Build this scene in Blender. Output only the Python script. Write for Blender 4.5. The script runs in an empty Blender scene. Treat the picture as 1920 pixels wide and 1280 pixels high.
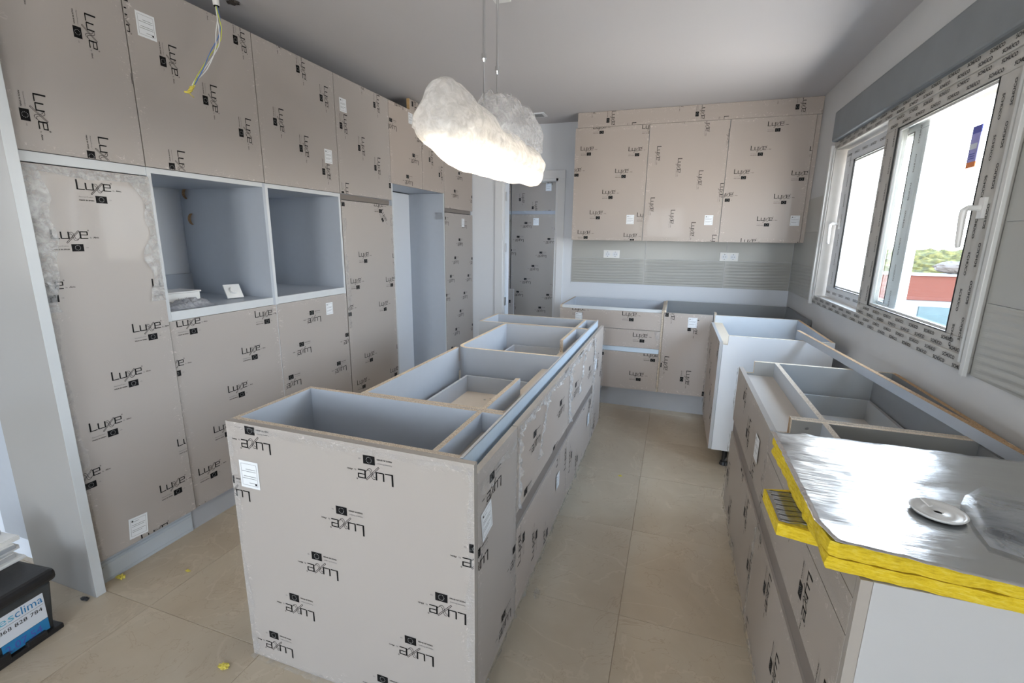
import bpy, bmesh, math, random
from mathutils import Vector, Matrix, noise as mn
random.seed(7)
S = bpy.context.scene
COL = S.collection

# ------------------------------------------------------------------ camera, world, light, exposure
cd = bpy.data.cameras.new('camera'); cam = bpy.data.objects.new('camera', cd); COL.objects.link(cam)
yw, pt, rl, FPX = 0.32716, -0.21767, 0.01369, 883.165
Fv = Vector((-math.sin(yw)*math.cos(pt), math.cos(yw)*math.cos(pt), math.sin(pt)))
Rv = Vector((math.cos(yw), math.sin(yw), 0)); Uv = Rv.cross(Fv)
R2 = Rv*math.cos(rl)+Uv*math.sin(rl); U2 = -Rv*math.sin(rl)+Uv*math.cos(rl)
M = Matrix((R2, U2, -Fv)).transposed().to_4x4(); M.translation = (0, 0, 1.44)
cam.matrix_world = M
cd.sensor_width = 36; cd.lens = FPX/1920*36; cd.clip_start = .02; cd.clip_end = 300
S.camera = cam
S.view_settings.view_transform = 'Standard'; S.view_settings.look = 'None'
S.view_settings.gamma = 1; S.view_settings.use_curve_mapping = False
S.view_settings.exposure = 1.97
w = bpy.data.worlds.new('sky'); S.world = w; w.use_nodes = True
nt = w.node_tree; nt.nodes.clear()
wo = nt.nodes.new('ShaderNodeOutputWorld'); bg = nt.nodes.new('ShaderNodeBackground')
tc = nt.nodes.new('ShaderNodeTexCoord'); sp = nt.nodes.new('ShaderNodeSeparateXYZ'); cr = nt.nodes.new('ShaderNodeValToRGB')
nt.links.new(tc.outputs['Generated'], sp.inputs[0]); nt.links.new(sp.outputs[2], cr.inputs[0])
mr = nt.nodes.new('ShaderNodeMapRange'); mr.inputs[1].default_value = -1; nt.links.new(sp.outputs[2], mr.inputs[0]); nt.links.new(mr.outputs[0], cr.inputs[0])
e_ = cr.color_ramp.elements; e_[0].position = 0.0; e_[0].color = (0.86, 0.79, 0.73, 1)      # sunlit ground below the horizon
e_[1].position = 0.488; e_[1].color = (0.86, 0.80, 0.75, 1)
for p_, c_ in ((0.502, (0.93, 0.96, 1.0, 1)), (0.80, (0.60, 0.76, 1.0, 1))):
    q_ = e_.new(p_); q_.color = c_
nt.links.new(cr.outputs[0], bg.inputs[0]); bg.inputs[1].default_value = 5.0
nt.links.new(bg.outputs[0], wo.inputs[0])

def portal(loc, rot, sx, sy):
    l = bpy.data.lights.new('daylight_portal', 'AREA'); l.shape = 'RECTANGLE'; l.size = sx; l.size_y = sy
    l.cycles.is_portal = True
    o = bpy.data.objects.new('daylight_portal', l); o.location = loc; o.rotation_euler = rot; COL.objects.link(o)
portal((1.31, 3.0, 1.55), (0, math.pi/2, 0), 1.15, 2.1)          # kitchen window, light goes to -x
portal((-.45, -3.72, 1.15), (math.pi/2, 0, 0), 1.25, 2.3)         # terrace doors behind the camera, light goes to +y
portal((1.31, -2.2, 1.50), (0, math.pi/2, 0), 1.25, 1.4)          # unseen fill window added beside the camera, light goes to -x
portal((-.64, 5.5, 1.6), (0, math.pi/2, 0), 1.2, .8)          # utility room window, light goes to -x
portal((-5.2, -1.35, 1.55), (0, -math.pi/2, 0), 1.3, 1.3)         # side window, light goes to +x
cy = S.cycles
cy.max_bounces = 10; cy.diffuse_bounces = 6; cy.glossy_bounces = 4; cy.transparent_max_bounces = 12
cy.caustics_reflective = False; cy.caustics_refractive = False; cy.sample_clamp_indirect = 6.0
try:
    cy.use_denoising = True; cy.denoiser = 'OPENIMAGEDENOISE'
except Exception: pass

# ------------------------------------------------------------------ materials
MATS = {}
class NB:
    def __init__(s, name):
        s.m = bpy.data.materials.new(name); s.m.use_nodes = True; s.t = s.m.node_tree
        s.t.nodes.clear(); s.out = s.t.nodes.new('ShaderNodeOutputMaterial'); MATS[name] = s.m
    def n(s, kind, **kw):
        x = s.t.nodes.new('ShaderNode'+kind)
        for k, v in kw.items():
            if k.startswith('i_'):
                x.inputs[k[2:].replace('_', ' ')].default_value = v
            else: setattr(x, k, v)
        return x
    def l(s, a, b): s.t.links.new(a, b)
    def inp(s, node, name, v):
        if hasattr(v, 'is_output'): s.l(v, node.inputs[name])
        else: node.inputs[name].default_value = v
    def math(s, op, a, b=0.0, c=None, clamp=False):
        x = s.n('Math', operation=op, use_clamp=clamp); s.inp(x, 0, a); s.inp(x, 1, b)
        if c is not None: s.inp(x, 2, c)
        return x.outputs[0]
    def mix(s, f, a, b):
        x = s.n('Mix', data_type='RGBA'); s.inp(x, 0, f)
        for i, v in ((6, a), (7, b)):
            if hasattr(v, 'is_output'): s.l(v, x.inputs[i])
            else: x.inputs[i].default_value = (*v[:3], 1)
        return x.outputs[2]
    def pos(s): return s.n('NewGeometry').outputs['Position']
    def obj(s): return s.n('TexCoord').outputs['Object']
    def map(s, v, scale=(1, 1, 1), rot=(0, 0, 0)):
        x = s.n('Mapping'); s.l(v, x.inputs[0]); x.inputs['Scale'].default_value = scale; x.inputs['Rotation'].default_value = rot
        return x.outputs[0]
    def noise(s, v, scale, detail=3, rough=.5, dist=0.0):
        x = s.n('TexNoise'); s.l(v, x.inputs['Vector']); x.inputs['Scale'].default_value = scale
        x.inputs['Detail'].default_value = detail; x.inputs['Roughness'].default_value = rough; x.inputs['Distortion'].default_value = dist
        return x.outputs[0]
    def ramp(s, f, stops):
        x = s.n('ValToRGB'); s.l(f, x.inputs[0]); e = x.color_ramp.elements
        while len(e) < len(stops): e.new(.5)
        for i, (p, c) in enumerate(stops):
            e[i].position = p; e[i].color = (*c, 1) if len(c) == 3 else c
        return x.outputs[0]
    def sstep(s, v, a, b):   # map range smooth
        x = s.n('MapRange', interpolation_type='SMOOTHSTEP'); s.inp(x, 0, v); s.inp(x, 1, a); s.inp(x, 2, b); return x.outputs[0]
    def bump(s, h, strength=.3, dist=.002):
        x = s.n('Bump'); s.l(h, x.inputs['Height']); x.inputs['Strength'].default_value = strength; x.inputs['Distance'].default_value = dist
        return x.outputs[0]
    def bsdf(s, color=(.8, .8, .8), rough=.5, metal=0.0, coat=0.0, crough=.1, normal=None, spec=.5, emit=None, estr=0, coatn=None):
        x = s.n('BsdfPrincipled')
        if hasattr(color, 'is_output'): s.l(color, x.inputs['Base Color'])
        else: x.inputs['Base Color'].default_value = (*color, 1)
        s.inp(x, 'Roughness', rough); s.inp(x, 'Metallic', metal); s.inp(x, 'Coat Weight', coat); s.inp(x, 'Coat Roughness', crough)
        x.inputs['Specular IOR Level'].default_value = spec
        if normal is not None: s.l(normal, x.inputs['Normal'])
        if coatn is not None: s.l(coatn, x.inputs['Coat Normal'])
        if emit: x.inputs['Emission Color'].default_value = (*emit, 1); x.inputs['Emission Strength'].default_value = estr
        return x.outputs[0]
    def end(s, sh): s.l(sh, s.out.inputs[0]); return s.m

def simple(name, color, rough=.5, var=.04, scale=8, bump=0.0, bscale=60, **kw):
    b = NB(name); p = b.pos(); n = b.noise(p, scale, 4)
    c = b.mix(n, [x*(1-var) for x in color], [min(1, x*(1+var)) for x in color])
    nn = b.bump(b.noise(p, bscale, 4), bump, .002) if bump else None
    return b.end(b.bsdf(c, rough, normal=nn, **kw))

def film_mat(name, base, light, coat=.12, rough=.46):
    b = NB(name)
    u1 = b.n('UVMap'); u1.uv_map = 'UV1'; u2 = b.n('UVMap'); u2.uv_map = 'UV2'
    s1 = b.n('SeparateXYZ'); s2 = b.n('SeparateXYZ'); b.l(u1.outputs[0], s1.inputs[0]); b.l(u2.outputs[0], s2.inputs[0])
    d = b.math('MINIMUM', b.math('MINIMUM', s1.outputs[0], s1.outputs[1]), b.math('MINIMUM', s2.outputs[0], s2.outputs[1]))
    p = b.pos()
    wn = b.noise(p, 7, 3)
    wid = b.math('MULTIPLY_ADD', wn, .13, -.022)
    mask = b.math('SUBTRACT', 1.0, b.sstep(b.math('DIVIDE', d, b.math('MAXIMUM', wid, .006)), .35, 1.0))
    wr = b.noise(b.map(p, (1, .8, 1.3)), 42, 5, .65, 1.6)
    ridge = b.math('ABSOLUTE', b.math('SUBTRACT', wr, .5))
    ridge = b.math('MULTIPLY', ridge, 4.0, clamp=True)
    fine = b.math('MULTIPLY', b.math('SUBTRACT', 1.0, ridge), mask)
    big = b.noise(p, 2.3, 2)
    h = b.math('ADD', b.math('MULTIPLY', fine, 1.0), b.math('MULTIPLY', big, .9))
    col = b.mix(b.noise(p, 1.6, 2), [x*.965 for x in base], [x*1.035 for x in base])
    col = b.mix(b.math('MULTIPLY', mask, .10), col, light)
    hi = b.math('MULTIPLY', b.sstep(wr, .58, .67), mask)
    col = b.mix(b.math('MULTIPLY', hi, .5), col, [min(1, x*1.7) for x in light])  # bright crease glints painted into the film colour
    nrm = b.bump(h, .55, .004)
    return b.end(b.bsdf(col, rough, coat=coat, crough=b.math('MULTIPLY_ADD', mask, .1, .06), normal=b.bump(h, .25, .003), coatn=nrm))
TAUPE = (.405, .372, .348)
film_mat('film_taupe', TAUPE, (.45, .42, .40))
film_mat('film_taupe_warm', (.43, .375, .335), (.50, .46, .43))
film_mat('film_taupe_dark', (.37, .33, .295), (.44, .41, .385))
simple('panel_edge', (.36, .33, .30), .45, .05, 30)
simple('panel_gloss', (.33, .325, .32), .2, .03, 3, spec=.25)
simple('melamine', (.44, .48, .54), .42, .03, 25, bump=.05, bscale=400)  # bluish tint paints the cool daylight into the boards
simple('melamine_warm', (.40, .41, .41), .42, .03, 25)
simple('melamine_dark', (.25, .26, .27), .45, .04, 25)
simple('melamine_light', (.60, .63, .655), .4, .03, 20)
simple('melamine_beige', (.56, .52, .475), .4, .03, 20)
simple('melamine_white', (.47, .475, .485), .3, .02, 6)
def chip_mat(name, a, b2, c3):
    b = NB(name); p = b.pos(); n1 = b.noise(p, 420, 2, .6); n2 = b.noise(b.map(p, (1, .6, 1)), 160, 3, .7)
    c = b.ramp(n1, [(.32, c3), (.47, a), (.62, b2)]); c = b.mix(b.sstep(n2, .62, .72), c, [x*.45 for x in c3])
    return b.end(b.bsdf(c, .85, normal=b.bump(n1, .5, .001)))
chip_mat('chipboard', (.50, .42, .33), (.66, .58, .48), (.27, .20, .145))
chip_mat('chipboard_light', (.62, .52, .40), (.74, .66, .54), (.45, .34, .23))
chip_mat('chipboard_orange', (.46, .30, .165), (.58, .41, .25), (.27, .15, .07))
simple('aluminium', (.56, .66, .76), .35, .05, 60, metal=.1)
simple('aluminium_dark', (.20, .175, .16), .4, .05, 40)
simple('plinth_grey', (.42, .44, .475), .4, .04, 10)
simple('plinth_light', (.50, .55, .60), .35, .04, 10)
simple('print_black', (.006, .006, .007), .6, .0, spec=.15)
simple('print_grey', (.10, .10, .11), .45, .0)
simple('print_white', (.75, .75, .75), .4, .0)
simple('paper', (.80, .83, .86), .5, .03, 40)
simple('wall_paint', (.73, .765, .82), .75, .015, 3, bump=.06, bscale=220)  # slight blue is cool daylight put into the white paint
simple('wall_paint_cool_light', (.80, .86, .96), .75, .015, 3, bump=.06, bscale=220)  # white wall again, with stronger cool daylight painted into its colour
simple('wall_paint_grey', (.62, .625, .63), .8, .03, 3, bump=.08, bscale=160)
simple('ceiling_paint', (.56, .548, .562), .85, .015, 2, bump=.03, bscale=200)
simple('trim_paint', (.75, .775, .81), .4, .01)
simple('door_paint', (.76, .79, .83), .3, .01)
simple('chrome', (.72, .73, .74), .14, .02, metal=1.0)
simple('steel', (.55, .56, .58), .3, .05, metal=1.0)
simple('white_plastic', (.80, .80, .79), .28, .01)
simple('grey_plastic', (.16, .165, .17), .35, .05)
simple('black_plastic', (.016, .016, .018), .42, .2, 30, bump=.2, bscale=90)
simple('black_plastic_dusty', (.045, .05, .055), .6, .35, 18, bump=.3, bscale=60)
simple('label_white', (.72, .77, .85), .3, .02)
simple('label_blue', (.02, .22, .50), .35, .03)
simple('label_cyan', (.12, .48, .68), .35, .03)
simple('label_lilac', (.36, .36, .75), .35, .15, 60)
simple('label_navy', (.08, .10, .45), .35, .05)
simple('label_orange', (.75, .22, .06), .35, .1)
simple('wood_light', (.55, .36, .17), .6, .15, 60)
simple('pvc_white', (.66, .665, .655), .3, .03, 10)
simple('pvc_film', (.50, .485, .455), .38, .10, 20)
simple('gasket', (.02, .02, .02), .6, 0)
simple('gypsum_grey', (.235, .25, .265), .85, .14, 5, bump=.3, bscale=120)
simple('plaster_exterior', (.080, .076, .070), .9, .02)
simple('orange_wall', (.065, .009, .001), .8, .06, 1.5)
simple('shade_blue', (.035, .06, .065), .7, .3, 4)
simple('rooftop_white', (.17, .175, .19), .8, .05)
simple('rock_brown', (.065, .055, .05), .9, .3, 3)
simple('ground', (.3, .27, .24), .9, .15, .4)
simple('dirt_yellow', (.72, .62, .12), .7, .1, 80)
simple('wire_white', (.80, .82, .84), .35, .02)
simple('wire_blue', (.10, .20, .50), .35, .05)
simple('wire_yellow', (.62, .66, .10), .4, .1)
simple('grout', (.38, .30, .22), .9, .1, 30)
# leaves
b = NB('leaves'); p = b.pos()
b.end(b.bsdf(b.ramp(b.noise(p, 4, 5, .7), [(.35, (.018, .021, .004)), (.5, (.052, .050, .008)), (.65, (.11, .10, .025))]), .8))
# floor tile: beige marble look
b = NB('floor_tile'); p = b.pos(); oi = b.n('ObjectInfo').outputs['Random']
off = b.n('VectorMath', operation='SCALE'); cmb = b.n('CombineXYZ'); b.l(oi, cmb.inputs[0]); b.l(oi, cmb.inputs[1]); b.l(cmb.outputs[0], off.inputs[0]); off.inputs['Scale'].default_value = 37
add = b.n('VectorMath', operation='ADD'); b.l(p, add.inputs[0]); b.l(off.outputs[0], add.inputs[1]); q = add.outputs[0]
n1 = b.noise(q, 2.2, 7, .62, .6); n2 = b.noise(q, 9, 5, .7)
c = b.ramp(n1, [(.25, (.38, .31, .225)), (.5, (.47, .40, .30)), (.75, (.55, .49, .385))])
c = b.mix(b.math('MULTIPLY', n2, .35), c, (.52, .445, .34))
vein = b.noise(q, 1.7, 5, .55, 1.2); v = b.math('ABSOLUTE', b.math('SUBTRACT', vein, .5))
c = b.mix(b.math('MULTIPLY', b.math('SUBTRACT', 1.0, b.sstep(v, 0.0, .012)), .28), c, (.66, .57, .45))
vein2 = b.noise(q, 2.9, 5, .6, 1.5); v2 = b.math('ABSOLUTE', b.math('SUBTRACT', vein2, .52))
c = b.mix(b.math('MULTIPLY', b.math('SUBTRACT', 1.0, b.sstep(v2, 0.0, .008)), .35), c, (.30, .205, .135))
c = b.mix(b.math('MULTIPLY', oi, .18), c, (.52, .43, .33))
b.end(b.bsdf(c, b.math('MULTIPLY_ADD', n2, .18, .24), normal=b.bump(n2, .05, .001)))
# wall tile
simple('wall_tile', (.43, .43, .405), .3, .035, 5, bump=.05, bscale=30)
# insulation wool
b = NB('wool'); p = b.pos(); n1 = b.noise(b.map(p, (1, 1, 4)), 60, 6, .7); n2 = b.noise(p, 9, 3)
c = b.ramp(n1, [(.25, (.50, .33, .008)), (.5, (.80, .60, .02)), (.75, (.90, .76, .14))])
b.end(b.bsdf(b.mix(b.math('MULTIPLY', n2, .3), c, (.66, .42, .02)), .95, normal=b.bump(n1, .9, .004)))
# foil
b = NB('foil'); p = b.pos(); n1 = b.noise(b.map(p, (1, 5, 1), (0, 0, .35)), 9, 4, .6); n2 = b.noise(p, 120, 3)
h = b.math('ADD', n1, b.math('MULTIPLY', n2, .05))
b.end(b.bsdf((.70, .70, .70), b.math('MULTIPLY_ADD', n1, .12, .17), metal=1.0, normal=b.bump(h, .35, .004)))
# thin crumpled film
def thin(name, tint, transp, rough=.12, bscale=35, bstr=.8, transl=.3):
    b = NB(name); p = b.pos(); n1 = b.noise(p, bscale, 5, .65, 1.0)
    nr = b.bump(n1, bstr, .006)
    tr = b.n('BsdfTransparent'); tr.inputs[0].default_value = (.97, .97, .97, 1)
    gl = b.bsdf(tint, rough, normal=nr, coat=.5, crough=.08)
    tl = b.n('BsdfTranslucent'); tl.inputs[0].default_value = (*tint, 1); b.l(nr, tl.inputs['Normal'])
    m1 = b.n('MixShader'); m1.inputs[0].default_value = transl; b.l(gl, m1.inputs[1]); b.l(tl.outputs[0], m1.inputs[2])
    m2 = b.n('MixShader'); f = b.math('MULTIPLY_ADD', b.sstep(n1, .35, .65), .25, transp-.12, clamp=True)
    b.l(f, m2.inputs[0]); b.l(m1.outputs[0], m2.inputs[1]); b.l(tr.outputs[0], m2.inputs[2])
    return b.end(m2.outputs[0])
thin('bag_film', (.95, .945, .94), .36, .22, 26, .7, .5)
thin('clear_film', (.8, .82, .84), .90, .08, 30, 1.0, .2)
thin('bag_clear', (.9, .9, .91), .66, .08, 24, .8, .3)
thin('crinkle_film', (.80, .82, .84), .62, .1, 38, 1.0, .3)
thin('grey_film', (.55, .56, .60), .35, .15, 40, 1.0, .2)
thin('pouch_film', (.62, .66, .72), .62, .1, 12, .4, .2)
# glass
b = NB('glass'); tr = b.n('BsdfTransparent'); tr.inputs[0].default_value = (.95, .97, .97, 1)
gl = b.n('BsdfGlossy'); gl.inputs['Roughness'].default_value = .01; fr = b.n('Fresnel'); fr.inputs[0].default_value = 1.45
fb_ = b.math('MULTIPLY', fr.outputs[0], b.math('SUBTRACT', 1.0, b.n('NewGeometry').outputs['Backfacing'])); mx = b.n('MixShader'); b.l(fb_, mx.inputs[0]); b.l(tr.outputs[0], mx.inputs[1]); b.l(gl.outputs[0], mx.inputs[2]); b.end(mx.outputs[0])
b = NB('lamp_glow'); b.end(b.bsdf((.9, .9, .9), .5, emit=(1.0, .84, .62), estr=4.5))

# ------------------------------------------------------------------ mesh helpers
class MB:
    def __init__(s): s.v = []; s.f = []; s.m = []; s.mats = []; s.uv = {}
    def mi(s, name):
        if name not in s.mats: s.mats.append(name)
        return s.mats.index(name)
    def box(s, lo, hi, mat, **faces):
        """faces: xn xp yn yp zn zp override the material of one side"""
        x0, y0, z0 = [min(a, c) for a, c in zip(lo, hi)]; x1, y1, z1 = [max(a, c) for a, c in zip(lo, hi)]
        i = len(s.v)
        s.v += [(x0, y0, z0), (x1, y0, z0), (x1, y1, z0), (x0, y1, z0), (x0, y0, z1), (x1, y0, z1), (x1, y1, z1), (x0, y1, z1)]
        for k, q in (('zn', (3, 2, 1, 0)), ('zp', (4, 5, 6, 7)), ('yn', (0, 1, 5, 4)), ('xp', (1, 2, 6, 5)), ('yp', (2, 3, 7, 6)), ('xn', (3, 0, 4, 7))):
            s.f.append(tuple(i+a for a in q)); s.m.append(s.mi(faces.get(k, mat)))
        return s
    def poly(s, pts, mat):
        i = len(s.v); s.v += [tuple(p) for p in pts]; s.f.append(tuple(range(i, i+len(pts)))); s.m.append(s.mi(mat)); return s
    def prism(s, pts, d, mat, side=None):
        """closed polygon pts (3d) extruded by vector d"""
        n = len(pts); i = len(s.v); d = Vector(d)
        s.v += [tuple(p) for p in pts] + [tuple(Vector(p)+d) for p in pts]
        s.f.append(tuple(range(i+n-1, i-1, -1))); s.m.append(s.mi(mat)); s.f.append(tuple(range(i+n, i+2*n))); s.m.append(s.mi(mat))
        for k in range(n):
            k2 = (k+1) % n
            s.f.append((i+k, i+k2, i+n+k2, i+n+k)); s.m.append(s.mi(side[k] if isinstance(side, dict) and k in side else (side if isinstance(side, str) else mat)))
        return s
    def tube(s, pts, r, mat, seg=8, cap=True):
        pts = [Vector(p) for p in pts]; rs = r if isinstance(r, (list, tuple)) else [r]*len(pts)
        i0 = len(s.v); up = None
        for k, p in enumerate(pts):
            t = (pts[min(k+1, len(pts)-1)]-pts[max(k-1, 0)]).normalized()
            if up is None: up = Vector((0, 0, 1)) if abs(t.z) < .9 else Vector((1, 0, 0))
            a = t.cross(up).normalized(); c = a.cross(t).normalized(); up = c
            for j in range(seg):
                an = 2*math.pi*j/seg; s.v.append(tuple(p+(a*math.cos(an)+c*math.sin(an))*rs[k]))
        for k in range(len(pts)-1):
            for j in range(seg):
                j2 = (j+1) % seg; s.f.append((i0+k*seg+j, i0+k*seg+j2, i0+(k+1)*seg+j2, i0+(k+1)*seg+j)); s.m.append(s.mi(mat))
        if cap:
            s.f.append(tuple(i0+j for j in range(seg))[::-1]); s.m.append(s.mi(mat))
            s.f.append(tuple(i0+(len(pts)-1)*seg+j for j in range(seg))); s.m.append(s.mi(mat))
        return s
    def grid(s, nu, nv, fn, mat, cond=None):
        i0 = len(s.v)
        for a in range(nu+1):
            for c in range(nv+1): s.v.append(tuple(fn(a/nu, c/nv)))
        for a in range(nu):
            for c in range(nv):
                if cond and not cond((a+.5)/nu, (c+.5)/nv): continue
                s.f.append((i0+a*(nv+1)+c, i0+(a+1)*(nv+1)+c, i0+(a+1)*(nv+1)+c+1, i0+a*(nv+1)+c+1)); s.m.append(s.mi(mat))
        return s
    def build(s, name, parent=None, smooth=False, recalc=False, bevel=0, uvf=None, solid=0):
        base = Vector(parent['_o']) if parent is not None and '_o' in parent else Vector((0, 0, 0))
        me = bpy.data.meshes.new(name)
        me.from_pydata([tuple(Vector(v)-base) for v in s.v], [], s.f)
        for m in s.mats: me.materials.append(MATS[m])
        me.polygons.foreach_set('material_index', s.m)
        if smooth: me.polygons.foreach_set('use_smooth', [True]*len(me.polygons))
        if uvf:
            for nme, fn in uvf.items():
                l = me.uv_layers.new(name=nme)
                for lp in me.loops: l.data[lp.index].uv = fn(s.v[lp.vertex_index])
        if recalc:
            bm = bmesh.new(); bm.from_mesh(me); bmesh.ops.recalc_face_normals(bm, faces=bm.faces); bm.to_mesh(me); bm.free()
        me.update()
        o = bpy.data.objects.new(name, me); COL.objects.link(o)
        if parent is not None: o.parent = parent; o['_o'] = tuple(base)
        if bevel:
            md = o.modifiers.new('bevel', 'BEVEL'); md.width = bevel; md.segments = 2; md.limit_method = 'ANGLE'
        if solid:
            md = o.modifiers.new('solid', 'SOLIDIFY'); md.thickness = solid
        return o

def thing(name, label, cat, loc=(0, 0, 0), group=None):
    o = bpy.data.objects.new(name, None); COL.objects.link(o); o.location = loc; o.empty_display_size = .05
    o['label'] = label; o['category'] = cat; o['_o'] = tuple(loc)
    if group: o['group'] = group
    return o
def tag(o, label, cat, group=None):
    o['label'] = label; o['category'] = cat
    if group: o['group'] = group
    return o
def struct(name, loc=(0, 0, 0), label=None, cat=None):
    o = bpy.data.objects.new(name, None); COL.objects.link(o); o.location = loc; o['kind'] = 'structure'; o['_o'] = tuple(loc)
    if label: o['label'] = label; o['category'] = cat
    return o
def sstruct(o, label, cat): o['kind'] = 'structure'; o['label'] = label; o['category'] = cat; return o
def bx(name, lo, hi, mat, parent=None, bevel=0, **f): return MB().box(lo, hi, mat, **f).build(name, parent, bevel=bevel)

# frames: (u to the right, v up, w out of the face) -> world
def FX(x0): return lambda u, v, w=0: (x0+w, u, v)          # face looks to +x, u = y
def FY(y0): return lambda u, v, w=0: (u, y0-w, v)          # face looks to -y, u = x
def FN(x0): return lambda u, v, w=0: (x0-w, -u, v)         # face looks to -x, u = -y
def FZ(z0, o=(0, 0), a=0.0):                               # face looks up
    ca, sa = math.cos(a), math.sin(a)
    return lambda u, v, w=0: (o[0]+u*ca-v*sa, o[1]+u*sa+v*ca, z0+w)

# ------------------------------------------------------------------ 2d print helpers
_tc = {}
def text2d(txt, height, bold=False, width=None):
    """flat triangulated text, lower left at 0,0 -> (verts, faces)"""
    if txt not in _tc:
        c = bpy.data.curves.new('t', 'FONT'); c.body = txt; c.size = 1; c.resolution_u = 2
        o = bpy.data.objects.new('t', c); COL.objects.link(o)
        dg = bpy.context.evaluated_depsgraph_get(); me = o.evaluated_get(dg).to_mesh()
        vs = [(v.co.x, v.co.y) for v in me.vertices]; fs = [tuple(p.vertices) for p in me.polygons]
        o.evaluated_get(dg).to_mesh_clear(); bpy.data.objects.remove(o); bpy.data.curves.remove(c)
        _tc[txt] = (vs, fs)
    vs, fs = _tc[txt]
    x0 = min(v[0] for v in vs); x1 = max(v[0] for v in vs); y1 = max(v[1] for v in vs)
    sy = height/y1; sx = (width/(x1-x0)) if width else sy
    out = [((v[0]-x0)*sx, v[1]*sy) for v in vs]
    return out, fs
class P2:
    """flat artwork: list of polygons ((pts), material, layer)"""
    def __init__(s): s.p = []
    def line(s, a, b, t, m='print_black', lay=0):
        t *= 1.32
        a = Vector(a); b = Vector(b); d = (b-a).normalized(); n = Vector((-d.y, d.x))*t/2; e = d*t*.0
        s.p.append(([a-e+n, a-e-n, b+e-n, b+e+n], m, lay))
    def path(s, pts, t, m='print_black', lay=0):
        for a, b in zip(pts, pts[1:]): s.line(a, b, t, m, lay)
    def rect(s, x0, y0, x1, y1, m, lay=0): s.p.append(([Vector((x0, y0)), Vector((x1, y0)), Vector((x1, y1)), Vector((x0, y1))], m, lay))
    def disc(s, x, y, r, m, lay=0, n=6): s.p.append(([Vector((x+r*math.cos(2*math.pi*k/n), y+r*math.sin(2*math.pi*k/n))) for k in range(n)], m, lay))
    def text(s, txt, x, y, h, m='print_black', lay=0, width=None):
        vs, fs = text2d(txt, h, width=width)
        for f in fs: s.p.append(([Vector((vs[i][0]+x, vs[i][1]+y)) for i in f], m, lay))
def logo_art(flag=True):
    a = P2()
    a.line((-.0738, .0680), (-.0738, .0325), .0042); a.line((-.0755, .0335), (-.050, .0335), .0026)
    a.line((-.0455, .0580), (-.0455, .0335), .0036); a.line((-.0455, .0340), (-.0205, .0340), .0026); a.line((-.0222, .058), (-.0222, .033), .0036)
    a.line((.0150, .0595), (.0150, .0330), .0038); a.line((.0150, .0582), (.0385, .0582), .0026); a.line((.0378, .0592), (.0378, .0455), .0030)
    a.line((.0150, .0465), (.0385, .0465), .0022); a.line((.0150, .0343), (.0390, .0343), .0026)
    d = Vector((.042, .043)).normalized(); n = Vector((-d.y, d.x))*.0019
    p, q = Vector((-.031, .018)), Vector((.0115, .0615))
    a.path([p+n, q+n, q-n, p-n, p+n], .0011)
    c = [(-.0205, .052), (-.0165, .0565), (-.0105, .0565), (-.0065, .051), (-.0045, .043), (-.002, .034), (.003, .0305), (.009, .033), (.0135, .039)]
    a.path(c, .0011); a.path([(x-.0045, y-.0055) for x, y in c[2:]], .0011); a.path([(-.0205, .0485), (-.0150, .0510)], .001)
    k = [(.0425+.0022*math.cos(t*math.pi/3), .0635+.0022*math.sin(t*math.pi/3)) for t in range(7)]; a.path(k, .0007); a.text('R', .0417, .0627, .0018)
    a.text('By', .0450, .0345, .0046, 'print_grey'); a.text('Alvic', .0560, .0345, .0056, width=.0195); a.text('Alvic', .0564, .0345, .0056, width=.0195)
    if flag:
        a.text('Patented Product', -.0735, .0045, .0040, 'print_grey', width=.0465)
        for o in (0, .0004): a.text('MADE IN SPAIN', -.0740+o, -.0080, .0046, width=.0475)
        a.rect(-.0193, -.0133, .0193, .0133, 'print_black')
        for t in range(12): a.disc(.0085*math.cos(t*math.pi/6), .0085*math.sin(t*math.pi/6), .0009, 'print_white', 1, 5)
        a.text('CEE', .0265, -.0018, .0036, 'print_grey')
    else:
        a.text('Patented Product MADE IN SPAIN', .0150, .0225, .0036, 'print_grey', width=.060)
    return a
LOGO = logo_art(); LOGO2 = logo_art(False)
LA, LB = Vector((-.106, -.180)), Vector((.323, -.2025))
def clip(poly, x0, y0, x1, y1):
    for ax, lim, sg in ((0, x0, 1), (0, x1, -1), (1, y0, 1), (1, y1, -1)):
        out = []
        for i in range(len(poly)):
            a, b = poly[i-1], poly[i]; da, db = (a[ax]-lim)*sg, (b[ax]-lim)*sg
            if da >= 0: 
                if db < 0: out.append(a+(b-a)*(da/(da-db)))
                else: out.append(b)
            elif db >= 0:
                out.append(a+(b-a)*(da/(da-db))); out.append(b)
        poly = out
        if len(poly) < 3: return None
    return poly
def print_on(mb, art, frame, u, v, rot, rect=None, w=.0006, scale=1.0):
    ca, sa = round(math.cos(rot), 9), round(math.sin(rot), 9)
    for pts, m, lay in art.p:
        q = [Vector((u+(p.x*ca-p.y*sa)*scale, v+(p.x*sa+p.y*ca)*scale)) for p in pts]
        if rect:
            if all(rect[0] <= p.x <= rect[2] and rect[1] <= p.y <= rect[3] for p in q): pass
            else:
                q = clip(q, *rect)
                if not q: continue
        mb.poly([frame(p.x, p.y, w+lay*.0004) for p in q], m)
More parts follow.
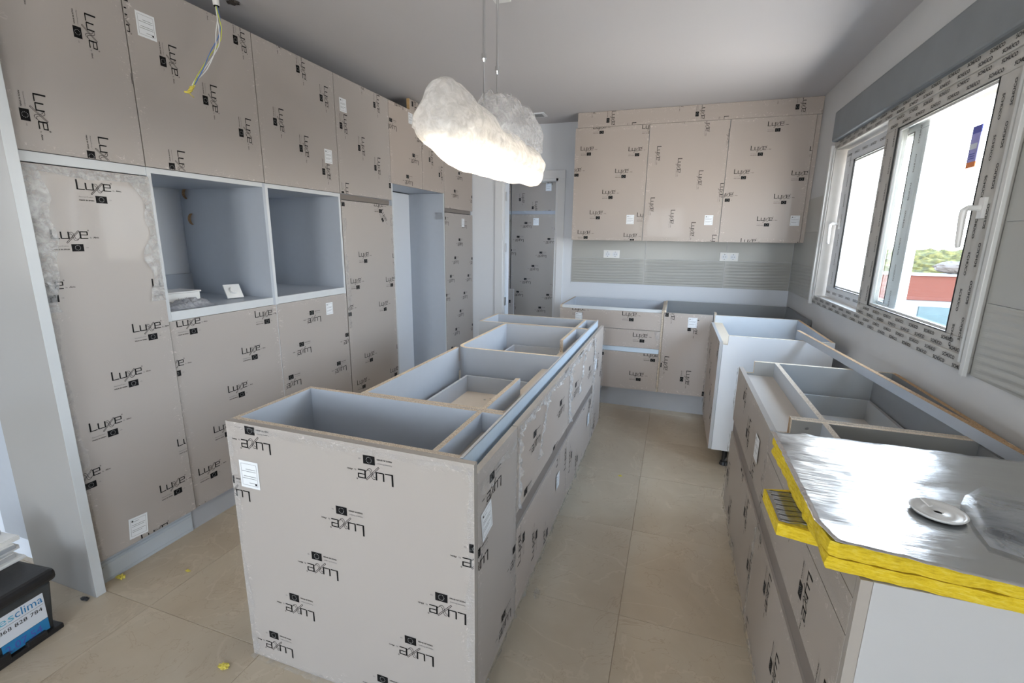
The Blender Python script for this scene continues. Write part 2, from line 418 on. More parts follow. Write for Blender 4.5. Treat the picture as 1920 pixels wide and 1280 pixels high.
def logos(parent, frame, rect, rot, anchor, art=LOGO, w=.0006, skip=()):
    r = math.radians(rot); ca, sa = math.cos(r), math.sin(r)
    R = lambda p: Vector((p.x*ca-p.y*sa, p.x*sa+p.y*ca))
    a, b_ = R(LA), R(LB); mb = MB(); n = 0
    for i in range(-16, 17):
        for j in range(-10, 11):
            p = Vector(anchor)+a*i+b_*j
            if rect[0]-.09 < p.x < rect[2]+.09 and rect[1]-.09 < p.y < rect[3]+.09 and (i, j) not in skip:
                print_on(mb, art, frame, p.x, p.y, r, (rect[0]+.002, rect[1]+.002, rect[2]-.002, rect[3]-.002), w); n += 1
    if mb.f: mb.build('logo_print', parent)
STK = P2(); STK.rect(-.038, -.046, .038, .046, 'paper')
for k in ((-.031, -.037, .031, -.0362), (-.031, .0362, .031, .037), (-.031, -.037, -.0302, .037), (.0302, -.037, .031, .037)): STK.rect(*k, 'print_grey', 1)
for k, (yy, l) in enumerate(((.027, .03), (.012, .055), (.005, .05), (-.012, .055), (-.019, .04))): STK.rect(-.027, yy, -.027+l, yy+.0014, 'print_grey', 1)
STK.rect(-.027, .028, -.020, .034, 'print_black', 1)
def sticker(parent, frame, u, v, rot=0, s=1.0, w=.0012):
    mb = MB(); print_on(mb, STK, frame, u, v, math.radians(rot), None, w, s); mb.build('paper_sticker', parent)

def panel(parent, frame, u0, u1, v0, v1, th, mat='film_taupe', rot=0, anchor=None, stickers=(), name='door', art=LOGO, edge='panel_edge', skip=()):
    """film wrapped board: front face at w=0, body behind it"""
    mb = MB(); c = [(u0, v0), (u1, v0), (u1, v1), (u0, v1)]
    f = [frame(u, v, 0) for u, v in c]; k = [frame(u, v, -th) for u, v in c]
    mb.v = f+k
    for q, m in (((0, 1, 2, 3), mat), ((7, 6, 5, 4), edge), ((0, 4, 5, 1), edge), ((1, 5, 6, 2), edge), ((2, 6, 7, 3), edge), ((3, 7, 4, 0), edge)):
        mb.f.append(q); mb.m.append(mb.mi(m))
    uvs = {tuple(p): uv for p, uv in zip(f+k, c+c)}
    o = mb.build(name, parent, recalc=True, uvf={'UV1': lambda p: (uvs[tuple(p)][0]-u0, uvs[tuple(p)][1]-v0), 'UV2': lambda p: (u1-uvs[tuple(p)][0], v1-uvs[tuple(p)][1])})
    if anchor is not None: logos(o, frame, (u0, v0, u1, v1), rot, anchor, art, skip=skip)
    for st in stickers: sticker(o, frame, *st)
    return o
def ragged(parent, frame, a, b_, width, amp=.012, seed=0, mat='clear_film', name='loose_film', n=40, out=.004):
    """a strip of loose plastic film along a-b on a panel face, crumpled"""
    a = Vector(a); b_ = Vector(b_); d = (b_-a); L = d.length; d.normalize(); nn = Vector((-d.y, d.x))
    def fn(s, t):
        e = width*(.55+.6*mn.noise(Vector((s*L*9, seed, t*.6))))*t
        p = a+d*(s*L)+nn*e
        w = out+amp*abs(mn.noise(Vector((s*L*22, t*5+seed, 3.1))))*(.4+t)
        return frame(p.x, p.y, w)
    return MB().grid(n, 4, fn, mat).build(name, parent, smooth=True)

T = .018
# ================================================================== SETTING
XL, XR, YB, ZC = -2.126, .998, 4.873, 2.546
# floor
fl = struct('floor', label='beige marble-look tiled floor', cat='floor')
bx('screed', (-5.2, -3.75, -.14), (1.3, 7.3, -.0022), 'grout', fl)
tp = .585; g = .0009
tm = MB().box((-tp/2+g, -tp/2+g, -.010), (tp/2-g, tp/2-g, 0), 'floor_tile').build('tile', fl, bevel=.0008)
first = True
for i in range(-9, 2):
    for j in range(-9, 9):
        x0, y0 = -.095+i*tp, 1.045+j*tp
        if x0 > 1.0 or x0 < -5.3 or y0 < -3.8 or y0 > 6.6: continue
        if y0+tp/2 > 4.9 and (x0+tp/2 < -2.9 or x0+tp/2 > -.7): continue
        o = tm if first else tm.copy()
        if not first: COL.objects.link(o)
        first = False; o.location = (x0+tp/2, y0+tp/2, 0)
sstruct(MB().box((-5.2, -3.75, ZC), (1.3, YB+.12, ZC+.12), 'ceiling_paint').box((-3.0, YB+.12, ZC), (-.65, 7.1, ZC+.12), 'ceiling_paint').build('ceiling'), 'smooth matt grey-white ceiling', 'ceiling')
# right wall with window hole
WY0, WY1, WZ0, WZ1 = 2.0, 4.03, 1.0, 2.11
mb = MB()
mb.box((XR, -3.75, 0), (1.3, -2.9, ZC), 'wall_paint_grey'); mb.box((XR, -1.5, 0), (1.3, WY0, ZC), 'wall_paint_grey'); mb.box((XR, -2.9, 0), (1.3, -1.5, .88), 'wall_paint_grey'); mb.box((XR, -2.9, 2.12), (1.3, -1.5, ZC), 'wall_paint_grey'); mb.box((XR, WY1, 0), (1.3, YB+.12, ZC), 'wall_paint_grey')
mb.box((XR, WY0, 0), (1.3, WY1, WZ0), 'wall_paint_grey'); mb.box((XR, WY0, WZ1), (1.3, WY1, ZC), 'wall_paint_grey')
wr = sstruct(mb.build('wall_right'), 'grey-white right wall around the window', 'wall')
# back wall with doorway
DX0, DX1, DZ = -1.776, -1.176, 2.03
mb = MB(); mb.box((-2.9, YB, 0), (DX0, YB+.12, ZC), 'wall_paint'); mb.box((DX1, YB, 0), (XR, YB+.12, ZC), 'wall_paint'); mb.box((DX0, YB, DZ), (DX1, YB+.12, ZC), 'wall_paint')
wb = sstruct(mb.build('wall_back'), 'white back wall with the doorway', 'wall')
# left walls
sstruct(bx('wall_left', (-2.9, 1.2, 0), (-2.76, YB, ZC), 'wall_paint'), 'white wall behind the tall cabinets', 'wall')
sstruct(bx('wall_front_left', (-5.2, 1.066, 0), (-2.482, 1.2, ZC), 'wall_paint_cool_light'), 'white wall left of the glossy end panel, cool daylight painted in', 'wall')
sstruct(bx('trim_1', (-2.506, 1.050, 0), (-2.482, 1.066, ZC), 'trim_paint'), 'pale corner strip beside the glossy end panel', 'trim')
sstruct(bx('trim_2', (-2.76, 3.33, 0), (-2.50, 4.188, 1.83), 'wall_paint'), 'boxed white wall section at the back of the fridge recess', 'trim')
# far left and rear walls (behind the camera, with openings for daylight)
mb = MB(); mb.box((-5.2, -3.75, 0), (-5.06, -2.0, ZC), 'wall_paint'); mb.box((-5.2, -.7, 0), (-5.06, 1.2, ZC), 'wall_paint')
mb.box((-5.2, -2.0, 0), (-5.06, -.7, 1.0), 'wall_paint'); mb.box((-5.2, -2.0, 2.1), (-5.06, -.7, ZC), 'wall_paint')
sstruct(mb.build('wall_far_left'), 'white side wall of the open living area', 'wall')
mb = MB(); mb.box((-5.2, -3.75, 0), (-1.07, -3.6, ZC), 'wall_paint'); mb.box((.17, -3.75, 0), (1.3, -3.6, ZC), 'wall_paint'); mb.box((-1.07, -3.75, 2.25), (.17, -3.6, ZC), 'wall_paint')
sstruct(mb.build('wall_rear'), 'white wall with the terrace doors behind the camera', 'wall')
def glazed(name, lo, hi, axis, cuts, label):
    o = struct(name, (0, 0, 0), label, 'window'); f = .06
    a0, a1, z0, z1 = lo[0], hi[0], lo[1], hi[1]; p, q = axis[1], axis[1]+.06
    B = (lambda u0, u1, v0, v1: ((u0, p, v0), (u1, q, v1))) if axis[0] == 'y' else (lambda u0, u1, v0, v1: ((p, u0, v0), (q, u1, v1)))
    mb = MB()
    for u0, u1, v0, v1 in [(a0, a1, z0, z0+f), (a0, a1, z1-f, z1)]+[(c-f/2, c+f/2, z0+f, z1-f) for c in [a0+f/2]+cuts+[a1-f/2]]: mb.box(*B(u0, u1, v0, v1), 'pvc_white')
    mb.build('window_frame', o)
    ed = [a0]+cuts+[a1]
    for c, d in zip(ed, ed[1:]):
        lo2, hi2 = B(c+f/2, d-f/2, z0+f, z1-f); lo2 = list(lo2); hi2 = list(hi2); k = 1 if axis[0] == 'y' else 0; lo2[k] += .025; hi2[k] = lo2[k]+.006
        bx('glass_pane', lo2, hi2, 'glass', o)
glazed('window_2', (-1.07, 0), (.17, 2.25), ('y', -3.7), [-.45], 'white framed terrace doors behind the camera')
glazed('window_3', (-2.0, 1.0), (-.7, 2.1), ('x', -5.16), [-1.35], 'white framed side window of the living area')
glazed('fill_window', (-2.9, .88), (-1.5, 2.12), ('x', 1.10), [-2.2], 'unseen white framed window added on the right as fill light')  # opening added to throw more light onto the left cupboards
# utility room beyond the doorway
mb = MB(); mb.box((-2.95, YB+.12, 0), (-2.85, 7.0, ZC), 'wall_paint'); mb.box((-.75, YB+.12, 0), (-.65, 5.1, ZC), 'wall_paint'); mb.box((-.75, 5.9, 0), (-.65, 7.0, ZC), 'wall_paint'); mb.box((-.75, 5.1, 0), (-.65, 5.9, 1.0), 'wall_paint'); mb.box((-.75, 5.1, 2.2), (-.65, 5.9, ZC), 'wall_paint'); mb.box((-2.95, 6.9, 0), (-.65, 7.0, ZC), 'wall_paint')
sstruct(mb.build('wall_utility'), 'walls of the small utility room beyond the doorway', 'wall')
glazed('window_5', (5.1, 1.0), (5.9, 2.2), ('x', -.73), [], 'small window of the utility room')
# doorway frame
dr = struct('door_1', (DX0, YB, 0), 'white door frame with steel hinges, no leaf', 'door frame')
mb = MB(); mb.box((DX0-.0, YB-.004, 0), (DX0+.028, YB+.125, DZ), 'door_paint'); mb.box((DX1-.028, YB-.004, 0), (DX1, YB+.125, DZ), 'door_paint'); mb.box((DX0, YB-.004, DZ-.028), (DX1, YB+.125, DZ), 'door_paint')
mb.build('jamb', dr)
mb = MB(); mb.box((DX0-.085, YB-.016, 0), (DX0+.004, YB, DZ+.07), 'trim_paint'); mb.box((DX1-.004, YB-.016, 0), (DX1+.070, YB, DZ+.07), 'trim_paint'); mb.box((DX0-.085, YB-.018, DZ-.004), (DX1+.070, YB, DZ+.075), 'trim_paint')
mb.build('architrave', dr, bevel=.003)
for z in (.75, 1.33, 1.86):
    mb = MB(); mb.box((DX0+.028, YB+.0, z-.045), (DX0+.032, YB+.035, z+.045), 'steel'); mb.tube([(DX0+.034, YB-.004, z-.045), (DX0+.034, YB-.004, z+.045)], .006, 'steel'); mb.build('hinge', dr)
# vent in the ceiling and torn plaster hole
v = thing('ceiling_vent', 'small square white ceiling vent near the doorway wall', 'vent', (-1.30, 4.50, ZC-.012))
bx('vent_frame', (-1.37, 4.43, ZC-.010), (-1.23, 4.57, ZC-.0005), 'trim_paint', v, bevel=.003)
bx('vent_grille', (-1.345, 4.455, ZC-.013), (-1.255, 4.545, ZC-.010), 'grey_plastic', v)
# ---- wall tiles
def wavy(fr, u0, u1, v0, v1, amp, seed, parent):
    nv = 44 if amp > .001 else 1; nu = 14 if amp > .001 else 1
    def h(s, t):
        e = min(1, min(s, 1-s)*40, min(t, 1-t)*20)
        return .006+amp*e*(.5+.5*math.sin(2*math.pi*(9*t+.35*math.sin(2.5*s+seed)+.25*mn.noise(Vector((s*3, t*4, seed))))))
    mb = MB()
    mb.grid(nu, nv, lambda s, t: fr(u0+(u1-u0)*s, v0+(v1-v0)*t, h(s, t)), 'wall_tile')
    c = [(u0, v0), (u1, v0), (u1, v1), (u0, v1)]; e6 = .006
    for k in range(4):
        (a, b1), (c1, d) = c[k-1], c[k]; mb.poly([fr(a, b1, 0), fr(c1, d, 0), fr(c1, d, e6), fr(a, b1, e6)], 'wall_tile')
    return mb.build('tile', parent, smooth=False)
ROW = [.998, 1.249, 1.511, 1.773]
for a, c in ((-1.010, -.285), (-.283, .442), (.444, .990)):
    wavy(FY(YB), a, c, ROW[0], ROW[1]-.002, .0035, 1, wb); wavy(FY(YB), a, c, ROW[1], 1.43, 0, 1, wb)
for i, (a, c) in enumerate(((-4.866, -4.145), (-1.988, -1.265), (-1.263, -.54), (-.538, .18), (.182, .86))):
    for r in range(3):
        if i == 0: aa, cc = a, c
        else: aa, cc = a, c
        wavy(FN(XR), aa, cc, ROW[r], ROW[r+1]-.002, .0035 if r == 0 else 0, 2+i, wr)
# ---- kitchen window
wn = struct('window_1', (XR, WY0, WZ0), 'white plastic sliding window with printed protective tape', 'window')
Fw = .062
def ring(mb, x0, x1, y0, y1, z0, z1, f, m, fb=None, ft=None, fr_=None, fl_=None):
    fb = fb or f; ft = ft or f; fr_ = fr_ or f; fl_ = fl_ or f
    mb.box((x0, y0, z0), (x1, y1, z0+fb), m); mb.box((x0, y0, z1-ft), (x1, y1, z1), m)
    mb.box((x0, y0, z0+fb), (x1, y0+fr_, z1-ft), m); mb.box((x0, y1-fl_, z0+fb), (x1, y1, z1-ft), m)
mb = MB(); ring(mb, .982, 1.10, WY0, WY1, WZ0, WZ1, .055, 'pvc_film'); mb.build('outer_frame', wn, bevel=.003)
mb = MB(); mb.box((.976, WY0+.030, WZ0+.03), (.984, WY0+.046, WZ1-.02), 'pvc_white'); mb.box((.976, WY1-.046, WZ0+.03), (.984, WY1-.022, WZ1-.04), 'pvc_white')
mb.box((.962, WY1-.020, WZ0-.01), (.984, WY1+.006, WZ1-.02), 'pvc_white'); mb.box((.970, WY0-.012, WZ0-.01), (.984, WY0+.012, WZ1-.02), 'pvc_white')
mb.build('cover_rail', wn, bevel=.002)
SCH = P2(); SCH.text('SCHÜCO', 0, 0, .0125, 'print_grey', width=.062); SCH.text('SCHÜCO', 0.012, -.016, .006, 'print_grey', width=.040)
SC1 = P2(); SC1.text('SCHÜCO', 0, 0, .0165, 'print_black', width=.082); SC1.text('SCHÜCO', .0006, .0004, .0165, 'print_black', width=.082)
def sash(x0, x1, y0, y1, z0, z1, fs, hy, hz, seed):
    mb = MB(); ring(mb, x0, x1, y0, y1, z0, z1, .08, 'pvc_film', *fs)
    s = mb.build('sash', wn, bevel=.003)
    if seed == 1: s.data.materials[0] = MATS['trim_paint']  # left sash made lighter: window glare put into its colour
    gy0, gy1, gz0, gz1 = y0+fs[2], y1-fs[3], z0+fs[0], z1-fs[1]
    xm = (x0+x1)/2
    bx('glass_pane', (xm-.003, gy0-.01, gz0-.01), (xm+.003, gy1+.01, gz1+.01), 'glass', s)
    mb = MB(); ring(mb, x0-.002, x0+.006, gy0, gy1, gz0, gz1, .0026, 'gasket'); mb.build('gasket', s)
    mb = MB(); ring(mb, x0+.006, x0+.016, gy0+.004, gy1-.004, gz0+.004, gz1-.004, .012, 'pvc_white'); mb.build('glazing_bead', s)
    if hy is not None:
        mb = MB(); mb.box((x0-.012, hy-.014, hz-.035), (x0, hy+.014, hz+.035), 'white_plastic')
        mb.tube([(x0-.010, hy, hz), (x0-.046, hy, hz), (x0-.055, hy, hz-.008), (x0-.056, hy, hz-.03), (x0-.052, hy, hz-.125), (x0-.050, hy, hz-.135)], [.010, .010, .011, .011, .0085, .007], 'white_plastic', 10)
        mb.build('handle', s, smooth=False)
    return s
s1 = sash(1.046, 1.086, 2.80, 3.955, 1.06, 2.045, (.07, .08, .14, .165), 3.875, 1.56, 1)
s2 = sash(.990, 1.036, 2.068, 3.13, 1.045, 2.065, (.066, .072, .118, .145), 2.115, 1.56, 2)
mb = MB()
F = FN(.9815); F2 = FN(.9893); F3 = FN(1.0453)
for k in range(15):
    u = -4.0+k*.137
    for (dz, du) in ((.008, 0), (.034, .06)): print_on(mb, SC1, F, u+du, WZ0+dz-.004, 0, (-WY1, WZ0, -WY0, WZ0+.055), .0007)
    for (dz, du) in ((.008, .03), (.032, .09)): print_on(mb, SC1, F, u+du, WZ1-.055+dz, 0, (-WY1, WZ1-.055, -WY0, WZ1), .0007)
mb.build('tape_print', wn)
mb = MB()
for k in range(8):
    u = -3.10+k*.137
    print_on(mb, SC1, F2, u, 1.058, 0, (-3.13, 1.046, -2.07, 1.11), .0007); print_on(mb, SC1, F2, u+.07, 1.085, 0, (-3.13, 1.046, -2.07, 1.11), .0007)
    print_on(mb, SC1, F2, u+.02, 2.005, 0, (-3.13, 1.99, -2.07, 2.06), .0007); print_on(mb, SC1, F2, u+.08, 2.035, 0, (-3.13, 1.99, -2.07, 2.06), .0007)
for k in range(7):
    v = 1.10+k*.13
    print_on(mb, SC1, F2, -2.085, v, math.pi/2, (-3.13, 1.05, -2.07, 2.06), .0007); print_on(mb, SC1, F2, -2.150, v+.05, -math.pi/2, (-3.13, 1.05, -2.07, 2.06), .0007)
    print_on(mb, SC1, F2, -3.005, v+.03, math.pi/2, (-3.13, 1.05, -2.07, 2.06), .0007); print_on(mb, SC1, F2, -3.09, v, math.pi/2, (-3.13, 1.05, -2.07, 2.06), .0007)
mb.build('tape_print', s2)
mb = MB()
for k in range(8):
    print_on(mb, SC1, F3, -3.93+k*.137, 1.085, 0, (-3.955, 1.06, -3.14, 1.13), .0007); print_on(mb, SC1, F3, -3.93+k*.137, 2.0, 0, (-3.955, 1.96, -3.14, 2.04), .0007)
for k in range(7): print_on(mb, SC1, F3, -2.87, 1.12+k*.13, math.pi/2, None, .0007); print_on(mb, SC1, F3, -3.85, 1.15+k*.13, math.pi/2, None, .0007)
mb.build('tape_print', s1)
# tag on the glass
g_ = thing('glass_tag', 'narrow blue and orange tag stuck on the right window pane', 'sticker', (1.006, 2.30, 1.715))
mb = MB(); Ft = FN(1.0085)
for z0, z1, m in ((1.715, 1.735, 'label_orange'), (1.735, 1.835, 'label_lilac'), (1.835, 1.862, 'label_navy')):
    mb.box((1.0065, 2.272, z0), (1.0095, 2.330, z1), m)
mb.build('tag_body', g_)
mb = MB(); a = P2()
for k in range(3): a.rect(-2.322, 1.745+k*.008, -2.284, 1.749+k*.008, 'label_navy')
a.rect(-2.325, 1.78, -2.28, 1.80, 'label_white'); print_on(mb, a, FN(1.0065), 0, 0, 0, None, .0006); mb.build('tag_print', g_)
# shutter box and outside reveal
sb = sstruct(MB().box((.948, 1.985, 2.105), (XR+.02, 3.985, 2.300), 'gypsum_grey').build('trim_3', bevel=.012), 'rendered grey roller shutter box above the window', 'shutter box')
sstruct(bx('trim_4', (1.14, 1.98, 2.02), (1.20, 4.05, 2.13), 'pvc_white'), 'rolled-up shutter edge outside the window', 'shutter')
mb = MB(); mb.box((1.10, WY0-.01, WZ0-.03), (1.36, WY1+.01, WZ0), 'melamine_white'); sstruct(mb.build('trim_5'), 'white outer window sill', 'sill')
sstruct(bx('trim_6', (1.12, WY1-.06, 1.0), (1.18, WY1, 2.11), 'pvc_white'), 'white shutter guide rail outside the window', 'guide rail')

# ---- outside
o = bx('ground', (3, 6, -3.3), (30, 45, -3.2), 'ground'); sstruct(o, 'pale ground around the house', 'ground')
o = thing('neighbouring_wing', 'cream rendered house wing seen through the left pane', 'building', (1.31, 6.0, -3.2))
bx('wall', (1.31, 6.0, -3.2), (1.985, 11, 3.6), 'plaster_exterior', o); bx('cornice', (1.31, 5.97, 3.6), (2.02, 11, 3.75), 'rooftop_white', o)
o = thing('neighbouring_house', 'low white house with an orange parapet outside the window', 'building', (8.6, 19, -3.2))
bx('wall', (5.8, 19.05, -3.2), (12, 25, -.42), 'rooftop_white', o); bx('parapet', (5.8, 18.95, -.40), (12, 19.3, .40), 'orange_wall', o)
bx('coping', (5.75, 18.88, .40), (12.05, 19.38, .47), 'rooftop_white', o)
bx('window', (7.75, 18.98, -1.55), (9.05, 19.06, -.62), 'shade_blue', o); bx('awning', (7.6, 18.5, -1.9), (9.4, 19.04, -1.7), 'rock_brown', o)
def blob(cx, cy_, cz, rx, ry, rz, mat, name, parent=None, seed=0, n=28, amp=.22, fr=1.2):
    mb = MB()
    def fn(s, t):
        th, ph = 2*math.pi*s, math.pi*t
        d = Vector((math.sin(ph)*math.cos(th), math.sin(ph)*math.sin(th), math.cos(ph)))
        k = 1+amp*mn.noise(d*fr*3+Vector((seed, 0, 0)))+amp*.6*mn.noise(d*fr*9+Vector((0, seed, 0)))
        return (cx+d.x*rx*k, cy_+d.y*ry*k, cz+d.z*rz*k)
    return mb.grid(n, n//2, fn, mat).build(name, parent, smooth=False)
tag(blob(8.55, 19.15, .68, .55, .3, .20, 'rock_brown', 'rubble_sack', None, 3), 'brown sack lying on the orange parapet', 'sack')
t = thing('garden_hedge', 'sunlit yellow-green hedge behind the orange parapet', 'hedge', (14, 32, -3.2))
blob(14, 32, -1.0, 11, 1.6, 2.0, 'leaves', 'foliage', t, 5, 150, .10, 5)

# ================================================================== LEFT RUN
L = FX(XL); XB = XL-.019; XD = -2.742; Y = [1.046, 1.470, 2.084, 2.698, 3.307, 3.795, 4.206, 4.868]
DZ0, DZ1 = .122, 1.048; ZU, ZT = 1.707, 2.432
e = thing('end_panel', 'tall glossy beige end panel closing the left cabinet run', 'panel', (-2.28, 1.02, 0))
bx('board', (-2.478, 1.005, 0), (-2.092, 1.0405, 2.45), 'panel_gloss', e, bevel=.0015, xp='melamine_light')
def carcass(parent, y0, y1, z0, z1, x0=XD, x1=XB, boards='lrtb', m='melamine', back=False, drop=()):
    if 'l' in boards: bx('side_panel', (x0, y0, z0), (x1, y0+T, z1), m, parent)
    if 'r' in boards: bx('side_panel', (x0, y1-T, z0), (x1, y1, z1), m, parent)
    if 't' in boards: bx('top_panel', (x0, y0+T, z1-T), (x1, y1-T, z1), m, parent)
    if 'b' in boards: bx('bottom_panel', (x0, y0+T, z0), (x1, y1-T, z0+T), m, parent)
    if back: bx('back_panel', (x0, y0+T, z0+T), (x0+.006, y1-T, z1-T), m, parent)
gp = .0022
ups = [(0, 'leftmost overhead cupboard door, film-wrapped, above the crinkled tall door', -90, (1.297, 2.147), ()),
       (1, 'overhead cupboard above the open niche with small items', -90, (1.606, 2.148), ((1.553, 2.262, 180),)),
       (2, 'overhead cupboard above the empty open niche', -90, (2.195, 2.037), ((2.607, 1.922, 0, .9),)),
       (3, 'overhead cupboard left of the fridge recess', -90, (2.929, 2.027), ((2.779, 2.262, 0, .9),))]
for i, lab, rot, an, st in ups:
    c = thing('wall_cabinet', lab, 'cabinet', (-2.43, (Y[i]+Y[i+1])/2, ZU), 'overhead cupboards of the left run')
    carcass(c, Y[i], Y[i+1], ZU, ZT-.002, back=True)
    panel(c, L, Y[i]+gp, Y[i+1]-gp, ZU+.002, ZT, .019, 'film_taupe', rot, an, st)
c = thing('wall_cabinet', 'double overhead cupboard above the fridge recess', 'cabinet', (-2.3, 3.75, 1.836), 'overhead cupboards of the left run')
carcass(c, Y[4], Y[6], 1.838, ZT-.002, x0=-2.49, back=True)
panel(c, L, Y[4]+gp, Y[5]-gp, 1.836, ZT, .019, 'film_taupe_warm', 180, (3.658, 2.092), ((3.625, 2.368, 0, .9),))
panel(c, L, Y[5]+gp, Y[6]-gp, 1.836, ZT, .019, 'film_taupe_warm', -90, (3.932, 2.099), ((3.854, 2.248, 0, .9),))
c = thing('wall_cabinet', 'overhead cupboard at the far end beside the doorway wall', 'cabinet', (-2.43, 4.53, ZU), 'overhead cupboards of the left run')
carcass(c, Y[6], Y[7], ZU, ZT-.002, back=True); panel(c, L, Y[6]+gp, Y[7]-gp, ZU, ZT, .019, 'film_taupe_warm', 180, (4.432, 1.879))
# tall cabinet 1
c = thing('tall_cabinet', 'tall cupboard with bowed crinkled film, next to the end panel', 'cabinet', (-2.43, 1.26, .12))
carcass(c, Y[0], Y[1], .12, ZU-.001, back=True)
bx('front_rail', (XB, Y[0], 1.672), (XL-.004, Y[1], ZU-.001), 'melamine_light', c)
d = panel(c, FX(XL+.006), Y[0]+.004, Y[1]-.002, DZ0, 1.667, .024, 'film_taupe', 0, (1.174, 1.380), ((1.211, .190, -5),))
ragged(d, FX(XL+.006), (Y[0]+.004, 1.660), (Y[0]+.004, 1.15), .075, .010, 3, 'crinkle_film', n=90); ragged(d, FX(XL+.006), (Y[1]-.002, 1.15), (Y[1]-.002, 1.66), .090, .012, 5, 'crinkle_film', n=90)
ragged(d, FX(XL+.006), (Y[1]-.01, 1.664), (Y[0]+.01, 1.664), .042, .010, 8, 'crinkle_film', n=70); ragged(d, FX(XL+.006), (Y[0]+.004, 1.15), (Y[0]+.004, .14), .035, .006, 13, n=90)
# oven housings
def holed(parent, y, x0, x1, z0, z1, holes):
    bm = bmesh.new(); ed = []
    def loop(pts):
        vs = [bm.verts.new((px, y, pz)) for px, pz in pts]
        return [bm.edges.new((vs[k-1], vs[k])) for k in range(len(vs))]
    ed += loop([(x0, z0), (x1, z0), (x1, z1), (x0, z1)])
    for hx, hz, r in holes: ed += loop([(hx+r*math.cos(2*math.pi*k/20), hz+r*math.sin(2*math.pi*k/20)) for k in range(20)])
    bmesh.ops.triangle_fill(bm, edges=ed, use_beauty=True)
    r = bmesh.ops.extrude_face_region(bm, geom=bm.faces[:]); bmesh.ops.translate(bm, verts=[q for q in r['geom'] if isinstance(q, bmesh.types.BMVert)], vec=(0, T, 0))
    bmesh.ops.recalc_face_normals(bm, faces=bm.faces)
    base = Vector(parent['_o'])
    for f in bm.faces:
        cc = f.calc_center_median(); f.material_index = 1 if abs(f.normal.y) < .5 and x0+.002 < cc.x < x1-.002 and z0+.002 < cc.z < z1-.002 else 0
    bmesh.ops.translate(bm, verts=bm.verts, vec=-base)
    me = bpy.data.meshes.new('side_panel'); bm.to_mesh(me); bm.free(); me.materials.append(MATS['melamine']); me.materials.append(MATS['chipboard_orange'])
    o = bpy.data.objects.new('side_panel', me); COL.objects.link(o); o.parent = parent; o['_o'] = tuple(base); return o
for i, (lab, rot, an, st) in ((1, ('oven housing whose open niche holds small items', 0, (1.903, .784), ())), (2, ('oven housing with an empty open niche', 180, (2.250, .782), ((2.518, .967, 0, .85),)))):
    c = thing('oven_housing', lab, 'cabinet', (-2.43, (Y[i]+Y[i+1])/2, .12), 'oven housings with open niches')
    bx('side_panel', (XD, Y[i], .12), (XL-.002, Y[i]+T, ZU-.001), 'melamine', c, xp='melamine_light')
    if i == 1: holed(c, Y[i+1]-T, XD, XL-.002, .12, ZU-.001, ((-2.695, 1.66, .030), (-2.672, 1.518, .032)))
    else: bx('side_panel', (XD, Y[i+1]-T, .12), (XL-.002, Y[i+1], ZU-.001), 'melamine', c, xp='melamine_light')
    bx('top_panel', (XD, Y[i]+T, 1.684), (XL-.002, Y[i+1]-T, ZU-.001), 'melamine', c, xp='melamine_light')
    bx('shelf', (XD, Y[i]+T, 1.072), (XL-.002, Y[i+1]-T, 1.090), 'melamine', c, xp='melamine_light')
    bx('front_rail', (XB, Y[i]+T, DZ1+.002), (XL-.001, Y[i+1]-T, 1.0905), 'melamine_light', c)
    bx('bottom_panel', (XD, Y[i]+T, .12), (XB, Y[i+1]-T, .138), 'melamine', c)
    bx('back_rail', (XD, Y[i]+T, 1.09), (XD+.016, Y[i+1]-T, 1.205), 'melamine', c)
    panel(c, L, Y[i]+gp+.001, Y[i+1]-gp, DZ0, DZ1, .019, 'film_taupe', rot, an, st)
# tall cupboard 4
c = thing('tall_cabinet', 'tall cupboard left of the fridge recess with one torn printed flap', 'cabinet', (-2.43, 3.0, .12))
carcass(c, Y[3], Y[4], .12, ZU-.001, back=True); bx('handle_profile', (XB, Y[3]+.01, 1.672), (XL-.012, Y[4]-.02, ZU-.001), 'aluminium_dark', c)
d = panel(c, L, Y[3]+.006, Y[4]-gp, DZ0, 1.667, .019, 'film_taupe', 0, (2.934, 1.258), skip=((-1, 0), (2, 1)))
mb = MB(); print_on(mb, LOGO, L, 3.17, 1.555, -.95, (Y[3], .2, Y[4], 1.66), .0008, .8); mb.build('logo_print', d)
ragged(d, L, (Y[4]-.002, 1.1), (Y[4]-.002, 1.6), .05, .010, 23, n=50); ragged(d, L, (Y[3]+.008, 1.55), (Y[3]+.008, .8), .05, .008, 29, n=60)
# fridge recess
c = thing('fridge_housing', 'open fridge recess with grey side panels and no fridge', 'cabinet', (-2.3, 3.75, 0))
bx('side_panel', (-2.50, Y[4]+.002, 0), (XL-.002, Y[4]+T+.002, 1.836), 'melamine', c, xp='melamine_light')
bx('side_panel', (-2.50, Y[6]-T-.002, 0), (XL-.002, Y[6]-.002, 1.836), 'melamine', c, xp='melamine_light')
mb = MB(); mb.box((XL-.09, Y[6]-T-.006, 1.60), (XL-.012, Y[6]-T-.002, 1.66), 'steel'); mb.build('bracket', c)
# last tall cupboard
c = thing('tall_cabinet', 'last tall cupboard of the left run, right of the fridge recess', 'cabinet', (-2.43, 4.53, .12))
carcass(c, Y[6], Y[7], .12, ZU-.001, back=True); bx('handle_profile', (XB, Y[6]+.01, 1.672), (XL-.012, Y[7]-.03, ZU-.001), 'aluminium_dark', c)
panel(c, L, Y[6]+gp, Y[7]-gp, DZ0, 1.665, .019, 'film_taupe', 180, (4.425, 1.228), ((4.62, 1.58, 0, .9),))
